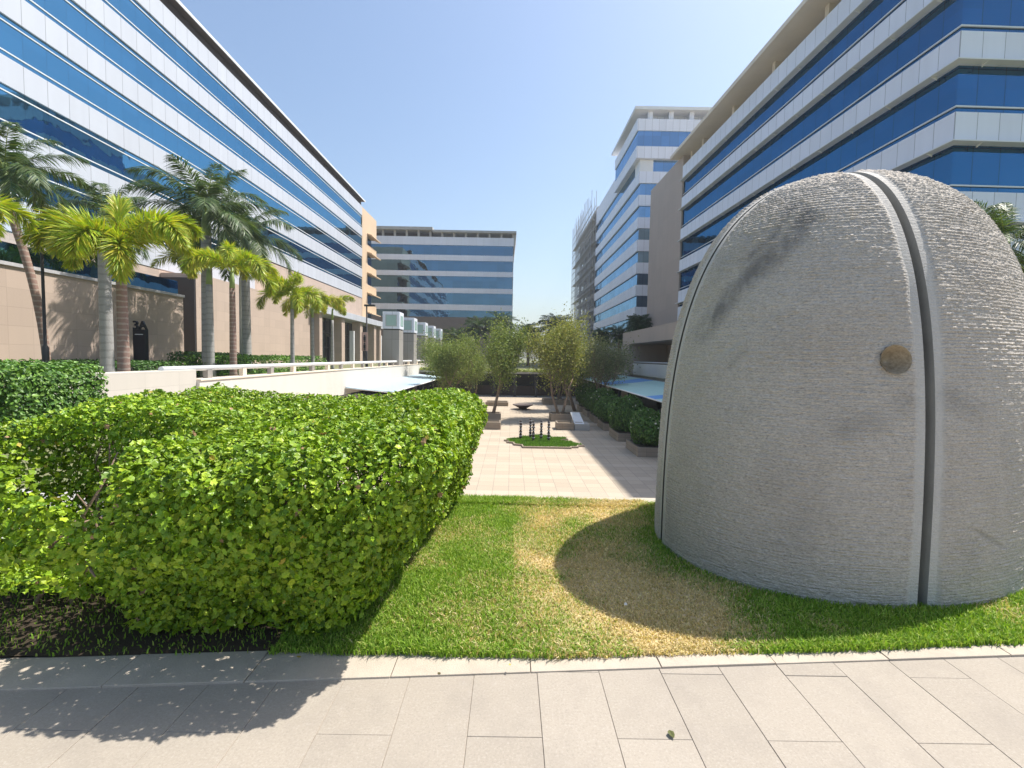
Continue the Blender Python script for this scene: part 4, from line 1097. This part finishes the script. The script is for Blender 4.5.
tree('b', -5.0, 43.5, PZ, .95, 1.2, 'broad olive tree left of the planter tree, hiding the far pillars')
tree('c', 4.2, 39.0, PZ + .4, .98, 0.2, 'yellowish tall tree in the right stone planter behind the white board')
tree('a', 6.4, 46, PZ, .95, 2.4, 'olive tree behind the yellowish tree, near the right awning')
tree('d', 8.2, 43.0, PZ + .3, 1.0, .9, 'thin greyish tree with bare twigs before the taupe portal')
tree('d', 5.6, 54, PZ, .9, 2.0, 'thin grey-green tree leaning near the dark pavilion')
tree('b', -4.4, 54, PZ, .8, 3.4, 'small olive tree behind the left planter tree by the pavilion')
tree('b', -8.5, 56, PZ, .95, 4.4, 'olive tree at the far left corner of the plaza by the pillars')
tree('c', 8.0, 57, PZ, .9, 5.0, 'yellow-green tree at the far right corner of the plaza')
tree('d', 10.2, 50, PZ, .95, 3.2, 'sparse tree tucked beside the portal edge')
for k, (x, y, s_, kd) in enumerate([(-15, 110, 1.0, 'b'), (1.5, 118, 1.0, 'd'), (6, 125, 1.1, 'b'), (14, 112, 1.2, 'a'), (10, 88, 1.0, 'b'), (24, 78, .9, 'a')]):
    tree(kd, x, y, 0, s_, k * 1.1, ['hazy tree under the right part of the far office block', 'pale bare tree in the gap of sky beyond the plaza', 'green tree standing beyond the gap of sky', 'green tree below the scaffolding', 'dense tree behind the yellowish plaza tree', 'dark tree at the foot of the tower glazing'][k])
tree('b', -14.6, 78, 0, .7, 2.2, 'small tree on the upper level just behind the pillars')

# ------------------------------------------------------------------ right office building (turned a little)
RZ = .0229
rb_ = empty('office_building', (23.07, 25.6, 0), RZ, label='near right office building with white bands, blue glass and a thin beige roof', cat='building')
LY = 38.4; LX = 34
BKL = bpy.data.meshes.new('bracket'); BKF = bpy.data.meshes.new('bracket')
for me_, mk in ((BKL, lambda a, t, z: (a, t, z)), (BKF, lambda a, t, z: (t, a, z))):
    me_.from_pydata([mk(a, t, z) for t in (0, .05) for a, z in ((-.38, -.042), (-.02, -.042), (-.02, -.2))], [], [(0, 1, 2), (5, 4, 3), (0, 3, 4, 1), (1, 4, 5, 2), (2, 5, 3, 0)]); me_.materials.append(M['white_metal'])
tops = [27.13, 23.05, 18.97, 14.88, 10.80]
for k, tz in enumerate(tops):
    b = tz - (1.95 if k == 0 else 1.62)
    MB().box(0, LX, 0, LY, b, tz).build('cladding_band', M['cladding_r'], rb_)
    # projecting sunshade shelf under the band, on both faces
    sh = MB().box(-.42, -.002, -.42, LY, b - .04, b + .02).box(-.002, LX, -.42, -.002, b - .04, b + .02)
    so_ = sh.build('sunshade', M['white_metal'], rb_)
    for i in range(12):
        o = link_mesh('bracket', BKL, None, so_); o.location = (0, 1.2 + i * 3.1, b)
    for i in range(6):
        o = link_mesh('bracket', BKF, None, so_); o.location = (1.2 + i * 3.1, 0, b)
    gb = tops[k + 1] if k < 4 else 8.7
    g = MB().box(.22, LX, .22, LY - .02, gb - .02, b + .02).build('window_band', M['glass_r'], rb_)
    fr = MB().box(.12, .2, .12, LY - .05, gb + .32, gb + .39).box(.2, LX, .12, .2, gb + .32, gb + .39)
    fr.build('transom', M['white_metal'], g)
MB().box(0, LX, 0, LY, 6.9, 8.7).build('cladding_band', M['cladding_r'], rb_)
MB().box(.3, LX, .3, LY, -.03, 6.9).build('base_wall', M['taupe'], rb_)
ph = MB().box(2.2, LX, 2.2, LY - .4, 27.1, 28.68).build('penthouse', M['beige'], rb_)
for yy in (8, 15, 22.5, 30): MB().box(2.12, 2.25, yy, yy + 3.2, 27.3, 28.3).build('vent_opening', M['dark_metal'], ph)
for yy in (5, 11.5, 18.5, 26, 33.5, 37): MB().box(.6, 2.2, yy, yy + .45, 27.1, 28.66).build('roof_post', M['beige'], ph)
MB().prism([(-1.2, 28.55), (LX, 28.8), (LX, 29.3), (-1.2, 28.95)], 'y', -1.2, LY + 1.6).build('roof_eave', M['beige'], rb_)
MB().box(.02, 26, LY, LY + 13.5, -.03, 28.6).build('end_wall', M['taupe_d'], rb_)

# portal building in front of it
po = empty('portal_building', (13, 38, .15), label='low taupe portal block with a deep recess above the right awning', cat='building')
MB().box(.0, 9, 14.6, 17.6, -3.5, 4.5).box(0, 9, -18, 14.6, 3.15, 4.5).build('frame', M['taupe_d'], po)
MB().box(4.2, 9, -18, 14.6, -.3, 3.15).build('recess_wall', M['taupe_d'], po)
MB().box(4.1, 4.2, 5.5, 11, 0, 3.0).build('window', M['glass_f'], po)
MB().box(4.1, 4.2, -8, 2, 0, 3.0).build('window', M['glass_f'], po)
MB().box(.5, .75, -17.8, 14.58, -.35, 1.05).build('parapet', M['white_plain'], po)
MB().tube([(.62, -17.8, 1.2), (.62, 14.5, 1.2)], .06, 10).build('rail', M['white_metal'], po)
MB().box(0.2, 9, -18, 14.6, -.7, -.36).build('floor_slab', M['conc'], po)

# tower beyond
tw = empty('office_tower', (21.95, 85.2, 0), R_(.2), label='tall white banded tower with a jutting top corner behind the taupe end wall', cat='building')
TL = 42
lev = [(41.3, 38.65), (36.6, 34.6), (32.6, 30.55), (28.7, 26.7), (24.8, 22.8), (20.8, 18.8), (16.9, 14.9), (13.0, 11.0), (9.3, 7.3)]   # glass (top, bottom)
zt = 41.9
for k, (g1_, g0) in enumerate(lev):
    fx0 = -.75 if k == 0 else 0
    if k == 0:
        MB().box(-.75, 30, -.6, 17, 41.3, 43.3).build('cladding_band', M['cladding_r'], tw)
        MB().box(-.6, 30, -.45, 16.9, 38.63, 41.32).build('window_band', M['glass_t'], tw)
        MB().box(-.75, 30, -.6, 17, 36.62, 38.65).build('cladding_band', M['cladding_r'], tw)
        MB().box(0.02, 29, 17, TL, 36.62, 40.6).build('cladding_band', M['cladding_r'], tw)
        continue
    MB().box(.25, 29, .25, TL - .05, g0 - .02, g1_ + .02).build('window_band', M['glass_t'], tw)
    nx_ = lev[k + 1][0] if k + 1 < len(lev) else 5
    MB().box(0, 29, 0, TL, nx_, g0).build('cladding_band', M['cladding_r'], tw)
MB().box(.02, 2.4, 0.02, 3, 34.61, 36.6).build('corner_pier', M['white_metal'], tw)
MB().box(.3, 29, .3, TL, -.03, 5).build('base_wall', M['conc'], tw)
MB().box(2.2, 28, 1.5, 16, 43.3, 44.75).build('penthouse', M['cladding_r'], tw)
pw = MB()
for k in range(6): MB().box(1.2 + k * 3.6, 2.0 + k * 3.6, -.2, .4, 43.3, 44.72).build('roof_post', M['cladding_r'], tw)
MB().prism([(-1.3, 44.7), (30, 44.8), (30, 45.3), (-1.3, 45.2)], 'y', -1.0, 18.2).build('roof_eave', M['white_metal'], tw)

# scaffolded block
sb_ = empty('unfinished_block', (22.2, 127.6, 0), R_(.2), label='unfinished concrete block with dark open floors wrapped in scaffolding', cat='building')
for k in range(11): MB().box(.0, 26, 0, 36, 3.6 + k * 3.75, 4.35 + k * 3.75).build('floor_slab', M['conc'], sb_)
for yy in (.2, 8, 16, 24, 32):
    MB().box(.4, 1.1, yy, yy + .8, 0, 41.9).build('column', M['conc'], sb_)
MB().box(3, 25, .3, 35.5, 0, 41.5).build('inner_wall', M['soffit'], sb_)
scf = empty('scaffolding', (21.75, 127.4, 0), R_(.2), label='pale steel scaffolding against the unfinished concrete block', cat='scaffolding')
rs = random.Random(6)
for i in range(16):
    for xx in (0, -1.2): B(xx - .06, xx + .06, i * 2.5, i * 2.5 + .12, -.03, 43 + rs.uniform(0, 3.5) + i * .12).build('standard', M['scaf'], scf)
for k in range(21):
    z_ = 2 + k * 2.0
    for xx in (0, -1.2): B(xx - .05, xx + .05, 0, 38, z_, z_ + .1).build('ledger', M['scaf'], scf)
for k in range(0, 21, 3): B(-1.1, -.1, .2, 37, 2.12 + k * 2, 2.18 + k * 2).build('boards', M['conc'], scf)

# far office block facing the camera
fb = empty('office_building', (-36, 118, 0), label='far office block with teal glass bands and an open roof trellis, closing the view', cat='building')
FW = 36.2
fb.location = (-36, 118, 0)
ft = [(28.8, 30.75), (25.1, 26.4), (21.3, 22.5), (17.2, 18.4), (13.0, 14.4)]
fgl = [(26.4, 28.8), (22.5, 25.1), (18.4, 21.3), (14.4, 17.2), (11.3, 13.0)]
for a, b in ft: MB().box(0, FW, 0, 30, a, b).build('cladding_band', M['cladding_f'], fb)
for a, b in fgl: MB().box(.1, FW - .15, .2, 29, a - .02, b + .02).build('window_band', M['glass_f'], fb)
MB().box(0, FW, .05, 30, -.03, 11.3).build('base_wall', mottled('brown_base', (.20, .16, .14), .1, 1, .7), fb)
MB().box(.0, 16.4, -.8, 29, 32.2, 32.9).build('roof_slab', M['conc'], fb)
MB().box(16.42, FW + .6, -.8, 12, 31.75, 32.25).build('roof_slab', M['conc'], fb)
MB().box(.5, 15, 3, 20, 30.75, 32.2).build('plant_room', M['soffit'], fb)
for k in range(13): MB().box(1 + k * 2.9, 1.5 + k * 2.9, .1, .6, 30.75, 31.75 if k > 5 else 32.2).build('roof_post', M['conc'], fb)
MB().prism([(FW, 31.75), (FW + .6, 31.75), (FW + .08, 26.4), (FW, 26.4)], 'y', 0, 8).build('end_bracket', M['conc'], fb)

# ------------------------------------------------------------------ air
hz = B(-880, 880, -60, 880, -5.2, 62).build('haze', None)
t = NT('air'); v = t.n('ShaderNodeVolumePrincipled'); v.inputs['Color'].default_value = (.82, .88, .96, 1); v.inputs['Density'].default_value = .0006; v.inputs['Anisotropy'].default_value = .3
t.t.links.new(v.outputs[0], t.out.inputs['Volume']); hz.data.materials.append(t.m); hz['kind'] = 'stuff'
